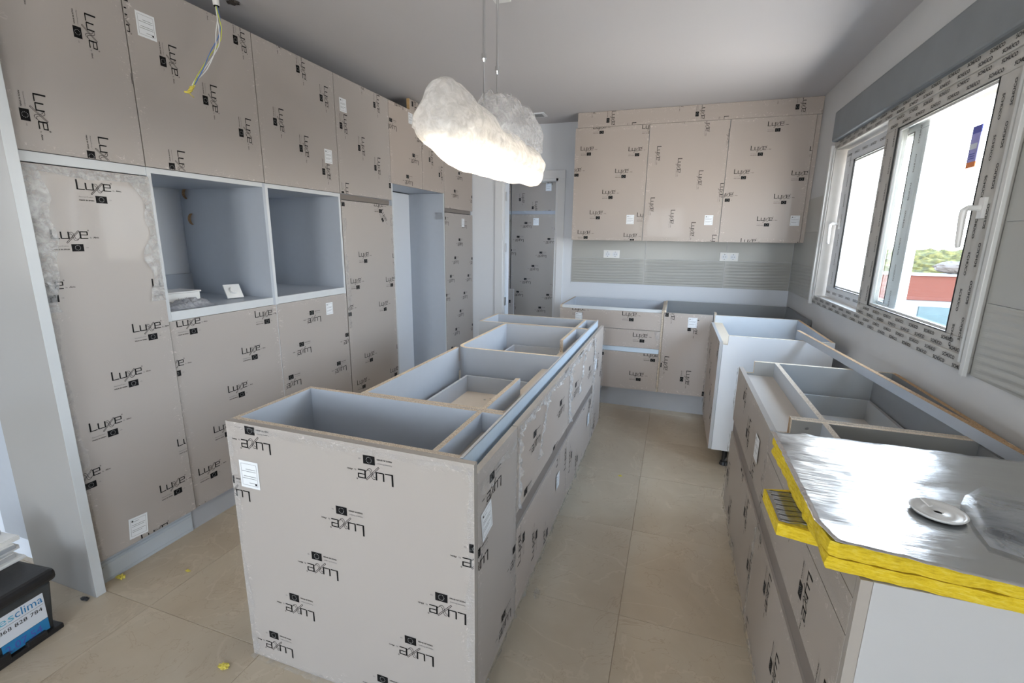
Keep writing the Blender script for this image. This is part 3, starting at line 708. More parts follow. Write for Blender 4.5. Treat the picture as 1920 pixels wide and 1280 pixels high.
# plinths
p = thing('plinth', 'pale ribbed plinth board under the crinkled tall cupboard', 'plinth', (-2.15, 1.25, 0))
mb = MB(); mb.box((-2.170, 1.043, 0), (-2.152, 1.462, .119), 'plinth_light'); [mb.box((-2.153, 1.043, z), (-2.150, 1.462, z+.004), 'plinth_light') for z in (.012, .075, .088, .101)]
mb.build('board', p)
MB().tube([(-2.1535, 1.075, .07), (-2.149, 1.075, .07)], .004, 'steel').build('screw', p)
p = thing('plinth', 'long grey plinth board under the left run', 'plinth', (-2.16, 3.1, 0)); bx('board', (-2.172, 1.464, 0), (-2.156, 3.30, .119), 'plinth_grey', p)
p = thing('plinth', 'short grey plinth board right of the fridge recess', 'plinth', (-2.16, 4.5, 0)); bx('board', (-2.172, 4.21, 0), (-2.156, 4.868, .119), 'plinth_grey', p)
# offcuts on top
for (y0, y1, z1, lab) in ((3.655, 3.800, 2.528, 'left wrapped offcut board standing on the fridge cupboard'), (3.835, 3.985, 2.515, 'right wrapped offcut board standing on the fridge cupboard')):
    o = thing('offcut_board', lab, 'board', (-2.18, (y0+y1)/2, 2.434), 'wrapped offcuts on the cupboards')
    panel(o, FX(-2.15), y0, y1, ZT+.001, z1, .019, 'film_taupe_warm', -90, (y0+.05, z1-.03), name='board', edge='wood_light')
    bx('edge_strip', (-2.172, y0-.006, ZT+.001), (-2.147, y0, z1), 'wood_light', o)

# niche contents
o = thing('packaging_box', 'small white printed box lying in the oven niche', 'box', (-2.33, 1.66, 1.0905))
mb = MB(); mb.box((-2.42, 1.545, 1.0905), (-2.28, 1.755, 1.150), 'white_plastic'); mb.build('box_body', o, bevel=.002)
mb = MB(); a = P2(); a.text('Luxe U', 0, 0, .010, 'print_grey'); print_on(mb, a, FX(-2.28), 1.64, 1.118, 0, None, .0008); mb.build('box_print', o)
mb = MB(); mb.box((-2.425, 1.54, 1.1505), (-2.275, 1.76, 1.158), 'white_plastic'); mb.build('lid', o, bevel=.002)
o = thing('dimmer_switch', 'white square dimmer plate with round knob in the oven niche', 'switch', (-2.30, 1.95, 1.0905))
A_ = Vector((-2.27, 1.95, 1.0925)); tilt = Matrix.Rotation(math.radians(-18), 4, 'Z') @ Matrix.Rotation(math.radians(55), 4, 'Y')
def tl(p): return tuple(A_ + (tilt @ Vector(p)))
mb = MB(); mb.prism([tl((0, -.042, 0)), tl((0, .042, 0)), tl((-.084, .042, 0)), tl((-.084, -.042, 0))], tilt @ Vector((0, 0, .009)), 'white_plastic'); mb.build('plate', o, bevel=.002)
mb = MB(); mb.tube([tl((-.042, 0, .009)), tl((-.042, 0, .022))], [.021, .018], 'white_plastic', 20); mb.build('knob', o)
mb = MB(); mb.prism([tl((-.015, -.025, -.022)), tl((-.015, .025, -.022)), tl((-.070, .025, -.022)), tl((-.070, -.025, -.022))], tilt @ Vector((0, 0, .021)), 'white_plastic'); mb.build('socket_body', o)
def bagf(s, t):
    x, y = -2.15-.10*s, 1.49+.25*t; e = math.sin(math.pi*min(1, max(0, s)))*math.sin(math.pi*t)**.6
    return (x+.012*mn.noise(Vector((s*4, t*6, 1))), y+.02*mn.noise(Vector((s*5, t*3, 5))), 1.0925+.045*e*(.6+.8*abs(mn.noise(Vector((s*5, t*7, 2))))))
tag(MB().grid(16, 30, bagf, 'grey_film').build('plastic_bag', None, smooth=True), 'crumpled grey plastic bag at the front of the oven niche', 'bag')

# ================================================================== ISLAND
IX0, IX1, ZI = -1.288, -.444, .87
FI = FX(IX1); GN = -.487      # gola profile plane
ep = thing('island_end_panel', 'film-wrapped end panel with upside-down printing on the near island end', 'panel', (-.866, 1.03, 0))
panel(ep, FY(1.020), IX0, IX1, .001, ZI, .0195, 'film_taupe', 180, (-.763, .828), ((-1.212, .699, 180),), name='board')
d = ep.children[0]
ragged(d, FY(1.020), (IX1-.002, .86), (IX0+.01, .86), .03, .006, 31, n=90, out=.002); ragged(d, FY(1.020), (IX0+.002, .82), (IX0+.002, .02), .035, .008, 33, n=90, out=.002)
ragged(d, FY(1.020), (IX1-.002, .02), (IX1-.002, .86), .03, .008, 35, n=90, out=.002)
for (a0, a1, s) in ((IX0, -.9, 41), (-.9, -.46, 43)):
    MB().grid(50, 3, lambda p, t: (a0+(a1-a0)*p, 1.018-.03*t*(.5+abs(mn.noise(Vector((p*9, t, s))))), .004+.02*(1-t)*abs(mn.noise(Vector((p*14, t*3, s))))), 'clear_film').build('loose_film', d, smooth=True)
def board_notched(parent, y0, y1, x0, z0, z1, xn=-.4895, zn=.80, mat='melamine', top='chipboard', name='side_panel', sgn=1, xf=-.464):
    """side board in the x-z plane with the handle profile notch cut at its upper front corner"""
    pts = [(x0, y0, z0), (xf, y0, z0), (xf, y0, zn), (xn, y0, zn), (xn, y0, z1), (x0, y0, z1)]
    return MB().prism(pts, (0, y1-y0, 0), mat, {1: mat, 4: top, 3: top, 2: top}).build(name, parent, recalc=True)
def island_unit(lab, y0, y1, x0, near=True, far=True, wide=False, topm='chipboard', planks=(), curved=False):
    c = thing('island_cabinet', lab, 'cabinet', (-.87, (y0+y1)/2, .11), 'base units of the island')
    if near: board_notched(c, y0, y0+T, x0, .115, ZI, top=topm)
    if far: board_notched(c, y1-T, y1, x0, .115, ZI, top=topm)
    if not curved: bx('back_panel', (x0, y0+(T if near else 0), .115), (x0+T, y1-(T if far else -.001), ZI), 'melamine', c, zp=topm)
    bx('bottom_panel', (x0+T, y0+T, .115), (-.464, y1-T, .133), 'melamine_light', c)
    bx('front_rail', (-.585, y0+(T if near else 0), .784), (-.489, y1-(T if far else 0), .800), 'melamine_beige', c)
    for a, b1 in planks: bx('rear_rail', (-.585, a, .8002), (-.567, b1, ZI), 'melamine', c, zp='chipboard', yn='chipboard', yp='melamine_light')
    return c
c1 = island_unit('near-end wide island cabinet, open at the top', 1.0405, 1.390, IX0, planks=((1.0585, 1.372),))
panel(c1, FI, 1.041, 1.376, .115, .835, .019, 'film_taupe', 180, (1.147, .773), ((1.107, .658, 8),))
ragged(c1.children[-1], FI, (1.376, .80), (1.05, .80), .05, .016, 51, n=40); ragged(c1.children[-1], FI, (1.372, .12), (1.372, .8), .025, .01, 52, n=60)
ragged(c1.children[-1], FI, (1.05, .118), (1.37, .118), .02, .02, 55, n=40)
def drawerbox(parent, x0, x1, y0, y1, z0, z1, m='melamine', bm_='melamine_beige'):
    d = MB(); t = .013
    d.box((x0, y0, z0), (x0+t, y1, z1), m); d.box((x1-t, y0, z0), (x1, y1, z1), m); d.box((x0+t, y0, z0), (x1-t, y0+t, z1), m); d.box((x0+t, y1-t, z0), (x1-t, y1, z1), m)
    d.box((x0+t, y0+t, z0), (x1-t, y1-t, z0+.012), bm_)
    return d.build('drawer_box', parent)
XM = -1.062
c2 = island_unit('island drawer unit nearest the wide end cabinet', 1.392, 2.200, XM, near=True, far=False, planks=((1.410, 1.785),))
c3 = island_unit('island drawer unit with a rounded corner in its top edge', 2.202, 2.978, XM, near=False, planks=((2.580, 2.960),), curved=True)
# rounded corner board of unit 3
r = .055; pts = [(XM+T, 2.960), (XM+T, 2.220+r)]
pts += [(XM+T+r-r*math.cos(a), 2.220+r-r*math.sin(a)) for a in [k*math.pi/16 for k in range(1, 8)]]+[(XM+T+r, 2.220), (-.4895, 2.220)]
outp = [(XM, 2.960), (XM, 2.220+r)]+[(XM+r+T-(r+T)*math.cos(a), 2.220+r-(r+T)*math.sin(a)) for a in [k*math.pi/16 for k in range(1, 8)]]+[(XM+T+r, 2.202), (-.4895, 2.202)]
poly = [(p[0], p[1], .115) for p in pts]+[(p[0], p[1], .115) for p in reversed(outp)]
mb = MB(); n = len(pts)
for k in range(n-1):
    a, b1, c_, d_ = pts[k], pts[k+1], outp[k+1], outp[k]
    mb.poly([(*a, ZI), (*b1, ZI), (*c_, ZI), (*d_, ZI)], 'chipboard_light'); mb.poly([(*a, .115), (*a, ZI), (*b1, ZI), (*b1, .115)][::-1], 'melamine'); mb.poly([(*d_, .115), (*c_, .115), (*c_, ZI), (*d_, ZI)], 'melamine')
mb.build('curved_side_panel', c3)
c4 = island_unit('far-end wide island cabinet', 2.980, 3.335, -1.255, planks=((2.998, 3.317),), topm='chipboard_light')
drawerbox(c2, -.985, -.592, 1.425, 2.165, .640, .735); drawerbox(c3, -.985, -.592, 2.245, 2.935, .640, .735)
bx('white_label', (-.668, 2.9205, .690), (-.610, 2.9218, .724), 'paper', c3)
for q in range(14):
    x, y = random.uniform(-.95, -.62), random.choice([random.uniform(1.45, 2.1), random.uniform(2.27, 2.9)])
    s = random.uniform(.0015, .005)
    if q == 0: x, y, s = -.80, 1.72, .010
    o = MB().box((x-s, y-s*.8, .6525), (x+s*1.3, y+s, .6525+s*.6), 'melamine_white').build('plaster_crumb'); tag(o, 'largest white plaster crumb in the nearer island drawer box' if q == 0 else ('tiny plaster crumb in the nearer island drawer box' if y < 2.2 else 'tiny plaster crumb in the farther island drawer box'), 'crumb', 'crumbs in the nearer island drawer' if y < 2.2 else 'crumbs in the farther island drawer')
for c, (y0, y1), (r1, a1), (r2, a2), nn in ((c2, (1.380, 2.199), (180, (2.02, .70)), (90, (1.470, .365)), 1), (c3, (2.203, 2.945), (180, (2.80, .66)), (90, (2.33, .30)), 2)):
    d1 = panel(c, FI, y0, y1, .515, .835, .019, 'film_taupe_warm', r1, a1, name='drawer_front'); d2 = panel(c, FI, y0, y1, .118, .450, .019, 'film_taupe_warm', r2, a2, name='drawer_front')
    bx('handle_profile', (-.462, y0, .4505), (-.451, y1, .5145), 'aluminium_dark', c)
    ragged(d1, FI, (y1-.01, .83), (y0+.01, .83), .045, .018, 60+nn, 'crinkle_film', n=90); ragged(d1, FI, (y1-.004, .53), (y1-.004, .82), .035, .02, 62+nn, 'crinkle_film', n=50)
    ragged(d2, FI, (y0+.01, .12), (y1-.01, .12), .03, .02, 64+nn, n=60); ragged(d1, FI, (y0+.004, .82), (y0+.004, .53), .04, .02, 66+nn, 'crinkle_film', n=50)
    ragged(d1, FI, (y0+.25, .60), (y0+.40, .80), .03, .02, 68+nn, 'crinkle_film', n=26)
    sticker(d2, FI, y0+.62, .32, 0, .8, .004)
panel(c4, FI, 2.950, 3.333, .118, .835, .019, 'film_taupe_warm', -90, (3.10, .60), ((3.05, .62, 0, .8),))
ragged(c4.children[-1], FI, (2.96, .82), (2.96, .14), .03, .02, 81, n=50); ragged(c4.children[-1], FI, (3.325, .14), (3.325, .82), .03, .02, 82, n=50)
gp_ = thing('handle_profile', 'long bluish aluminium grip profile along the island top edge', 'profile', (GN, 2.19, .80))
mb = MB(); mb.box((-.4885, 1.041, .8005), (-.4845, 3.333, .872), 'aluminium'); mb.box((-.4885, 1.041, .8005), (-.4645, 3.333, .8045), 'aluminium'); mb.build('profile_body', gp_)
bx('top_lip', (-.4930, 1.041, .8702), (-.4845, 3.333, .8735), 'melamine_white', gp_)
p = thing('plinth', 'grey plinth board along the aisle side of the island', 'plinth', (-.51, 2.2, 0)); bx('board', (-.520, 1.05, 0), (-.504, 3.27, .114), 'plinth_grey', p)
p = thing('plinth', 'grey plinth board across the far end of the island', 'plinth', (-.8, 3.28, 0)); bx('board', (-1.2, 3.272, 0), (-.504, 3.288, .114), 'plinth_grey', p)

# ================================================================== BACK BASE RUN
BY = 4.019; FB = FY(BY); yb0 = BY+.019
def side_y(parent, x0, x1, y0, y1, z0, z1, mat='melamine', top='chipboard', name='side_panel', yn=None): return bx(name, (x0, y0, z0), (x1, y1, z1), mat, parent, zp=top, yn=yn or top)
c = thing('base_cabinet', 'three-drawer base unit by the doorway', 'cabinet', (-.48, 4.3, .17), 'base units of the back run')
side_y(c, -.925, -.907, yb0, 4.66, .17, ZI); side_y(c, -.068, -.052, yb0-.018, 4.66, .17, ZI, yn='chipboard')
bx('back_panel', (-.907, 4.642, .17), (-.068, 4.66, ZI), 'melamine', c); bx('bottom_panel', (-.907, yb0, .17), (-.068, 4.642, .188), 'melamine', c)
bx('front_rail', (-.907, yb0, .80), (-.068, yb0+.018, ZI), 'melamine_light', c)
panel(c, FB, -.921, -.070, .697, .846, .018, 'film_taupe_warm', 0, (-.309, .778), ((-.753, .775, 0, .8),), name='drawer_front')
panel(c, FB, -.921, -.070, .542, .693, .018, 'film_taupe_warm', 0, (-.210, .603), name='drawer_front')
bx('handle_profile', (-.921, BY+.004, .500), (-.070, BY+.016, .540), 'aluminium', c)
panel(c, FB, -.921, -.070, .172, .498, .018, 'film_taupe_warm', 0, (-.217, .265), name='drawer_front')
ragged(c.children[-1], FB, (-.07, .48), (-.07, .2), .03, .008, 91, n=20); ragged(c.children[-3], FB, (-.075, .55), (-.075, .69), .05, .012, 92, n=16)
c = thing('base_cabinet', 'corner base unit with a printed film door', 'cabinet', (.4, 4.3, .17), 'base units of the back run')
side_y(c, -.051, -.035, yb0, 4.72, .17, ZI, top='chipboard_light'); bx('back_panel', (-.035, 4.702, .17), (.966, 4.72, ZI), 'melamine_dark', c)
side_y(c, .966, .984, 3.97, 4.72, .17, ZI, mat='melamine_dark', top='melamine_dark'); side_y(c, .330, .348, yb0, 4.12, .17, ZI, yn='chipboard_light')
bx('bottom_panel', (-.035, yb0, .17), (.966, 4.702, .188), 'melamine', c)
panel(c, FB, -.048, .322, .172, .855, .018, 'film_taupe_warm', -90, (.153, .735), ((.173, .785, 0, .9),))
p = thing('plinth', 'grey plinth board under the back run', 'plinth', (-.3, 4.08, 0)); bx('board', (-.915, 4.070, 0), (.33, 4.086, .166), 'plinth_grey', p)

# ================================================================== RIGHT RUN
def notched_r(parent, y0, y1, x1, z0, z1, xf, xn, zn=.812, mat='melamine', top='chipboard_light', front=None, name='side_panel'):
    pts = [(x1, y0, z0), (x1, y0, z1), (xn, y0, z1), (xn, y0, zn), (xf, y0, zn), (xf, y0, z0)]
    return MB().prism(pts, (0, y1-y0, 0), mat, {1: top, 2: front or top, 3: top, 4: front or mat}).build(name, parent, recalc=True)
# unit A, in front of the corner
c = thing('base_cabinet', 'open-topped base unit in the back right corner, side panel showing', 'cabinet', (.6, 3.5, .12), 'base units under the window')
notched_r(c, 3.100, 3.118, .909, .118, ZI, .3205, .348, mat='trim_paint'); bx('side_panel', (.330, 3.935, .118), (.909, 3.953, ZI), 'melamine_light', c, zp='chipboard_light')
bx('back_panel', (.891, 3.118, .118), (.909, 3.935, ZI), 'melamine', c, zp='chipboard_orange'); bx('bottom_panel', (.3205, 3.118, .118), (.891, 3.935, .136), 'melamine', c)
bx('front_rail', (.3205, 3.118, .796), (.385, 3.935, .814), 'melamine', c, zp='chipboard_light')
panel(c, FN(.300), -3.84, -3.098, .122, .828, .019, 'film_taupe_warm', -90, (-3.55, .52), edge='melamine_white')
ragged(c.children[-1], FN(.300), (-3.83, .14), (-3.83, .82), -.04, .02, 101, n=50)
for fx, fy in ((.41, 3.16), (.41, 3.88), (.85, 3.16)):
    mb = MB(); mb.tube([(fx, fy, .118), (fx, fy, .02)], .016, 'black_plastic', 12); mb.tube([(fx, fy, .022), (fx, fy, .0)], [.022, .028], 'black_plastic', 14); mb.build('leg', c)
XBf = .340; XF = .3595; XE = .975
def unit_b(lab, y0, y1, nearm, farm):
    c = thing('base_cabinet', lab, 'cabinet', (.66, (y0+y1)/2, .12), 'base units under the window')
    notched_r(c, y1-T, y1, XE, .12, ZI, XF, .404, mat='melamine_warm', top='chipboard_light'); notched_r(c, y0, y0+T, XE, .12, ZI, XF, .404, mat='melamine_warm', top='chipboard', front='chipboard_orange')
    bx('back_panel', (XE-T, y0+T, .12), (XE, y1-T, ZI), 'melamine_dark', c, zp='chipboard_orange')
    bx('rear_rail', (.892, y0+T, .12), (.900, y1-T, .862), 'melamine_dark', c)
    bx('bottom_panel', (XF, y0+T, .12), (.892, y1-T, .138), 'melamine', c)
    bx('front_rail', (XF, y0+T, .784), (.490, y1-T, .802), 'melamine_beige', c)
    bx('inner_rail', (.490, y0+T, .784), (.508, y1-T, ZI), 'melamine', c, zp='chipboard')
    return c
cb1 = unit_b('base drawer unit under the window with an open drawer box', 1.690, 2.480, 0, 0)
cb2 = unit_b('base drawer unit partly covered by the foil slab', .880, 1.688, 0, 0)
drawerbox(cb1, .515, .885, 1.730, 2.440, .640, .742, 'melamine_warm')
MB().tube([(.45, 1.6695, .845), (.45, 1.6735, .845)], .005, 'steel').build('screw', cb2)
FBn = FN(XBf)
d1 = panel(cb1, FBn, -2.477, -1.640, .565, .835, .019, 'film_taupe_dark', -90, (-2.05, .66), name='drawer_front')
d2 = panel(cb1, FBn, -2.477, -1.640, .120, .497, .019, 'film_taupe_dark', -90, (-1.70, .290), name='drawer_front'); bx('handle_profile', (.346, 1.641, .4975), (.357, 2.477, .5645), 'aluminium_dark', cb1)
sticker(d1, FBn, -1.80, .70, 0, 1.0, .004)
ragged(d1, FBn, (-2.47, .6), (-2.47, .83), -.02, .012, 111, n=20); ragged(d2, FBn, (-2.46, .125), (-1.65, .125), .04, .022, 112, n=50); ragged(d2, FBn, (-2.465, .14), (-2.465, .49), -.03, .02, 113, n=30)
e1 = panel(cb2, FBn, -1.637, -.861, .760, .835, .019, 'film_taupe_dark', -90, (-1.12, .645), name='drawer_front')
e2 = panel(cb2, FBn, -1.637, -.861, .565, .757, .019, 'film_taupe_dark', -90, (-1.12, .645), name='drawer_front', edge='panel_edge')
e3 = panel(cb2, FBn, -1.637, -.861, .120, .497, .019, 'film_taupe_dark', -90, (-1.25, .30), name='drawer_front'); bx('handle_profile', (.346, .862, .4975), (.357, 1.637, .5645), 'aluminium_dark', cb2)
bx('cover_strip', (.3405, .862, .8365), (.3585, 1.325, .8845), 'panel_edge', cb2)
sticker(e3, FBn, -1.12, .30, 0, 1.0, .003); ragged(e3, FBn, (-1.62, .125), (-.9, .125), .04, .022, 115, n=50); ragged(e3, FBn, (-1.63, .49), (-1.63, .14), .03, .014, 116, n=30); ragged(e2, FBn, (-1.632, .74), (-1.632, .57), .03, .014, 117, n=16)
p = thing('plinth', 'grey plinth board under the drawer units below the window', 'plinth', (.4, 1.6, 0)); bx('board', (.395, .88, 0), (.411, 2.46, .119), 'plinth_grey', p)
e = thing('white_end_panel', 'large plain white end panel under the foil-faced slab', 'panel', (.68, .852, 0))
bx('board', (.359, .845, 0), (.994, .8605, .884), 'melamine_white', e, bevel=.001, xn='panel_edge')
bx('edge_cover', (.3405, .8455, .12), (.3585, .8605, .884), 'panel_edge', e)
# batten
o = thing('batten', 'long melamine strip with raw chipboard edge lying across the window-side units', 'board', (.83, 2.37, .871))
a0, a1 = Vector((.738, 3.24, .8712)), Vector((.921, 1.20, .8712)); dd = (a1-a0).normalized(); nn = Vector((-dd.y, dd.x, 0))*-.018
if nn.x < 0: nn = -nn
MB().prism([a0, a1, a1+nn, a0+nn], (0, 0, .036), 'melamine').build('strip_body', o, recalc=True)
MB().prism([a0+Vector((0, 0, .0362)), a1+Vector((0, 0, .0362)), a1+nn+Vector((0, 0, .0362)), a0+nn+Vector((0, 0, .0362))], (0, 0, .0012), 'chipboard_orange').build('raw_edge', o, recalc=True)
MB().prism([a0-dd*.0012, a0, a0+nn, a0+nn-dd*.0012], (0, 0, .036), 'chipboard_orange').build('raw_edge', o, recalc=True)

# ---- insulation slab
sl = thing('insulation_slab', 'foil-faced yellow mineral wool slab on the near right units', 'insulation', (.65, 1.1, .886))
def slab_layer(z0, z1, seed, name, inset=0.0):
    rng = random.Random(seed); pts = []
    def edge(a, b1, n, amp):
        a = Vector(a); b1 = Vector(b1)
        for k in range(n):
            p = a.lerp(b1, k/n); pts.append((p.x+amp*rng.uniform(-1, 1), p.y+amp*rng.uniform(-1, 1)))
    edge((.290+inset, .852), (.985, .806), 40, .0022); edge((.985, .806), (.985, 1.352), 16, .002); edge((.985, 1.352), (.285+inset, 1.318), 30, .002); edge((.285+inset, 1.318), (.290+inset, .852), 24, .003)
    n = len(pts); mb = MB(); zs = [z0, z0+.006, (z0+z1)/2, z1-.005, z1]; off = [.004, 0, -.001, .001, .004]
    c = Vector((.64, 1.08)); rows = []
    for z, o_ in zip(zs, off):
        r = []
        for k, (x, y) in enumerate(pts):
            d = (c-Vector((x, y))).normalized(); j = o_+.0018*mn.noise(Vector((x*40, y*40, z*90+seed)))
            r.append(len(mb.v)); mb.v.append((x+d.x*j, y+d.y*j, z+.0012*mn.noise(Vector((x*22, y*22, seed)))))
        rows.append(r)
    for a, b1 in zip(rows, rows[1:]):
        for k in range(n): mb.f.append((a[k], a[(k+1) % n], b1[(k+1) % n], b1[k])); mb.m.append(mb.mi('wool'))
    mb.f.append(tuple(rows[0][::-1])); mb.m.append(0); mb.f.append(tuple(rows[-1])); mb.m.append(0)
    return mb.build(name, sl, smooth=False)
slab_layer(.8865, .9100, 1, 'wool_layer'); slab_layer(.9125, .9400, 2, 'wool_layer', -.003)
def foil(s, t):
    x = .280+.706*s; y = .842+.51*t-.040*s*(1-t)-.006*(1-t)+.0035*mn.noise(Vector((s*30, t*30, 4)))
    if t > .97: y += .012*mn.noise(Vector((s*14, 0, 9)))
    z = .9425+.0016*mn.noise(Vector((s*7, t*9, 1)))+.0007*mn.noise(Vector((s*30, t*20, 2)))
    cr = max(0, 1-s/.30)*max(0, 1-t/.14); z += .010*cr**.8; x += .012*cr
    if s < .02: x -= .002*mn.noise(Vector((t*50, 0, 0)))
    return (x, y, z)
MB().grid(60, 48, foil, 'foil').build('foil_facing', sl, smooth=True, solid=.0006)
# small off-cut strip poking out below the slab
o = thing('insulation_offcut', 'small yellow insulation offcut sticking out from under the slab', 'insulation', (.28, 1.05, .857))
q = [(.240, .982), (.3395, .961), (.3395, 1.150), (.236, 1.122)]
MB().prism([(x, y, .8565) for x, y in q], (0, 0, .0265), 'wool').build('wool_body', o, recalc=True)
mb = MB(); rng = random.Random(4)
for k in range(26):
    y = 1.118-.005*k; mb.tube([(.246+.004*rng.random(), y, .8842), (.262, y-.004*rng.random(), .8846), (.285, y+.002, .8842), (.305, y-.003*rng.random(), .8844)], .0009 if k % 2 else .0006, 'print_grey' if k % 4 == 0 else 'steel', 4)
mb.build('torn_facing_threads', o)
mb = MB(); mb.prism([(.243, .990, .8832), (.322, .974, .8832), (.305, 1.130, .8832), (.240, 1.117, .8832)], (0, 0, .0007), 'foil'); mb.build('foil_facing', o, recalc=True)
# washer disc and pouch
o = thing('plastic_washer', 'round white plastic fixing washer on the foil', 'washer', (.505, 1.012, .9445))
mb = MB(); prof = [(.006, .0035), (.009, .006), (.024, .0035), (.037, .0055), (.042, .009), (.0435, .008), (.040, .003), (.030, .0005), (.008, .0005), (.006, .0035)]
mb.grid(36, len(prof)-1, lambda s, t: (.505+prof[round(t*(len(prof)-1))][0]*math.cos(2*math.pi*s), 1.012+prof[round(t*(len(prof)-1))][0]*math.sin(2*math.pi*s), .9436+prof[round(t*(len(prof)-1))][1]), 'white_plastic')
mb.build('washer_disc', o, smooth=True)
mb = MB(); mb.prism([(.494, 1.020, .951), (.502, 1.026, .951), (.498, 1.046, .9545), (.488, 1.042, .9545)], (0, 0, .003), 'white_plastic'); mb.build('slot_rib', o, recalc=True)
o = thing('clear_pouch', 'clear plastic pouch with grey discs lying on the foil', 'pouch', (.64, 1.02, .946))
pp = [(.545, .985), (.560, 1.06), (.588, 1.105), (.645, 1.165), (.668, 1.150), (.80, 1.075), (.70, .86), (.573, .895), (.535, .915)]
mb = MB(); c = Vector((.63, 1.02)); rings = 7; n = 54
def pp_at(t):
    k = t*len(pp); i = int(k) % len(pp); f = k-int(k); a = Vector(pp[i]); b1 = Vector(pp[(i+1) % len(pp)]); return a.lerp(b1, f)
def pouch(s, t):
    p = c.lerp(pp_at(s % 1.0), t); b1 = Vector((p.x, p.y)); h = .008*(1-t**3)+.003*mn.noise(Vector((p.x*26, p.y*26, 3)))*(1-t)
    return (b1.x, b1.y, .9475+max(0, h))
mb.grid(n, rings, pouch, 'pouch_film'); mb.build('pouch_film', o, smooth=True)
for k, (x, y, z) in enumerate(((.592, 1.022, .9468), (.585, .995, .9490), (.612, .982, .9472))):
    MB().tube([(x, y, z), (x, y, z+.0022)], .019, 'grey_plastic', 20).build('disc', o)

# ================================================================== WALL CABINETS (BACK)
UY = 4.545; FU = FY(UY); yc = UY+.019; ZUB, ZUT = 1.430, 2.414
def sc(x, z): return (x*.915, 1.44+(z-1.44)*.915)
ux = [-.958, -.303, .340, .962]
uc = [('left wall unit over the back run, nearest the doorway', 0, sc(-.666, 1.842), (), LOGO, (-.42, 1.612)),
      ('middle wall unit over the back run, printing sideways', -90, (-.262, 2.154), (), LOGO2, (.245, 1.608)),
      ('right wall unit over the back run, against the window wall', 0, sc(.643, 2.197), (), LOGO, (.905, 1.604))]
for i, (lab, rot, an, sk, art, st) in enumerate(uc):
    c = thing('wall_cabinet', lab, 'cabinet', ((ux[i]+ux[i+1])/2, 4.7, ZUB), 'wall units of the back run')
    x0, x1 = ux[i], ux[i+1]
    bx('side_panel', (x0, yc, ZUB), (x0+T, YB-.007, ZUT), 'melamine', c); bx('side_panel', (x1-T, yc, ZUB), (x1, YB-.007, ZUT), 'melamine', c)
    bx('bottom_panel', (x0+T, yc, ZUB), (x1-T, YB-.007, ZUB+T), 'melamine', c); bx('top_panel', (x0+T, yc, ZUT-T), (x1-T, YB-.007, ZUT), 'melamine', c); bx('back_panel', (x0+T, YB-.013, ZUB+T), (x1-T, YB-.007, ZUT-T), 'melamine', c)
    panel(c, FU, x0+gp, x1-gp, ZUB-.006, ZUT, .018, 'film_taupe_warm', rot, an, ((*st, 0, .9),), art=art)
o = thing('filler_panel', 'film-wrapped filler strip between the wall units and the ceiling', 'panel', (0, 4.6, ZUT))
panel(o, FY(4.552), -.940, XR-.002, ZUT+.003, ZC-.002, .018, 'film_taupe_warm', -90, sc(-.732, 2.563), name='board'); bx('return_panel', (-.940, 4.571, ZUT+.003), (-.922, YB-.001, ZC-.002), 'film_taupe_warm', o)
o = thing('filler_panel', 'narrow wrapped filler between the right wall unit and window wall', 'panel', (.98, 4.56, ZUB))
panel(o, FY(4.556), .964, XR-.002, ZUB-.004, ZUT, .018, 'film_taupe_warm', name='board')
# sockets
for (x0, lab) in ((-.690, 'left white double socket on the back wall tiles'), (.388, 'right white double socket on the back wall tiles')):
    o = thing('double_socket', lab, 'socket', (x0+.08, YB-.007, 1.248), 'sockets over the back run')
    bx('plate', (x0, YB-.015, 1.248), (x0+.16, YB-.0065, 1.328), 'white_plastic', o, bevel=.003)
    for cx in (x0+.043, x0+.117):
        mb = MB(); mb.tube([(cx, YB-.0172, 1.288), (cx, YB-.0150, 1.288)], .026, 'trim_paint', 20); s_ = mb.build('socket_insert', o)
        mb = MB()
        for dx in (-.0095, .0095): mb.tube([(cx+dx, YB-.0178, 1.288), (cx+dx, YB-.0170, 1.288)], .0032, 'print_black', 8)
        mb.box((cx-.003, YB-.0178, 1.306), (cx+.003, YB-.017, 1.312), 'print_grey'); mb.box((cx-.003, YB-.0178, 1.264), (cx+.003, YB-.017, 1.270), 'print_grey'); mb.build('contact_hole', s_)

# ================================================================== UTILITY ROOM
UYp = 6.2; FUt = FY(UYp)
c = thing('tall_cabinet', 'dark wrapped tall cupboard seen through the doorway', 'cabinet', (-1.8, 6.5, 0))
bx('carcass', (-2.14, UYp+.019, .1), (-1.50, 6.85, 2.45), 'melamine', c)
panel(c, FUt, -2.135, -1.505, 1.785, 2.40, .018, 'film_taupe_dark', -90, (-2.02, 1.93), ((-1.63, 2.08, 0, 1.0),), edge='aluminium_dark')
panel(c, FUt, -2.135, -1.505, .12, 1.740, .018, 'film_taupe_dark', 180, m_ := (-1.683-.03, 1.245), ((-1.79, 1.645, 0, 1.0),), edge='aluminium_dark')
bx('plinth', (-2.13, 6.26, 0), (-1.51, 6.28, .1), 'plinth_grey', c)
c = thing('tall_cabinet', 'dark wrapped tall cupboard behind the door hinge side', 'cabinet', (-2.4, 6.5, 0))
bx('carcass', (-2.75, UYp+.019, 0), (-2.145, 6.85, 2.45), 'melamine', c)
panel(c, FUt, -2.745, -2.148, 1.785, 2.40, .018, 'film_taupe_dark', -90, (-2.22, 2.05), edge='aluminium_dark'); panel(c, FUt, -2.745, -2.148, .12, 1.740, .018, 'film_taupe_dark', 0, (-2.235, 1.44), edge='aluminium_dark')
c = thing('side_filler', 'plain grey filler panel right of the utility room cupboard', 'panel', (-1.4, 6.3, 0)); bx('board', (-1.495, UYp-.02, 0), (-1.33, UYp+.002, 2.45), 'melamine', c)
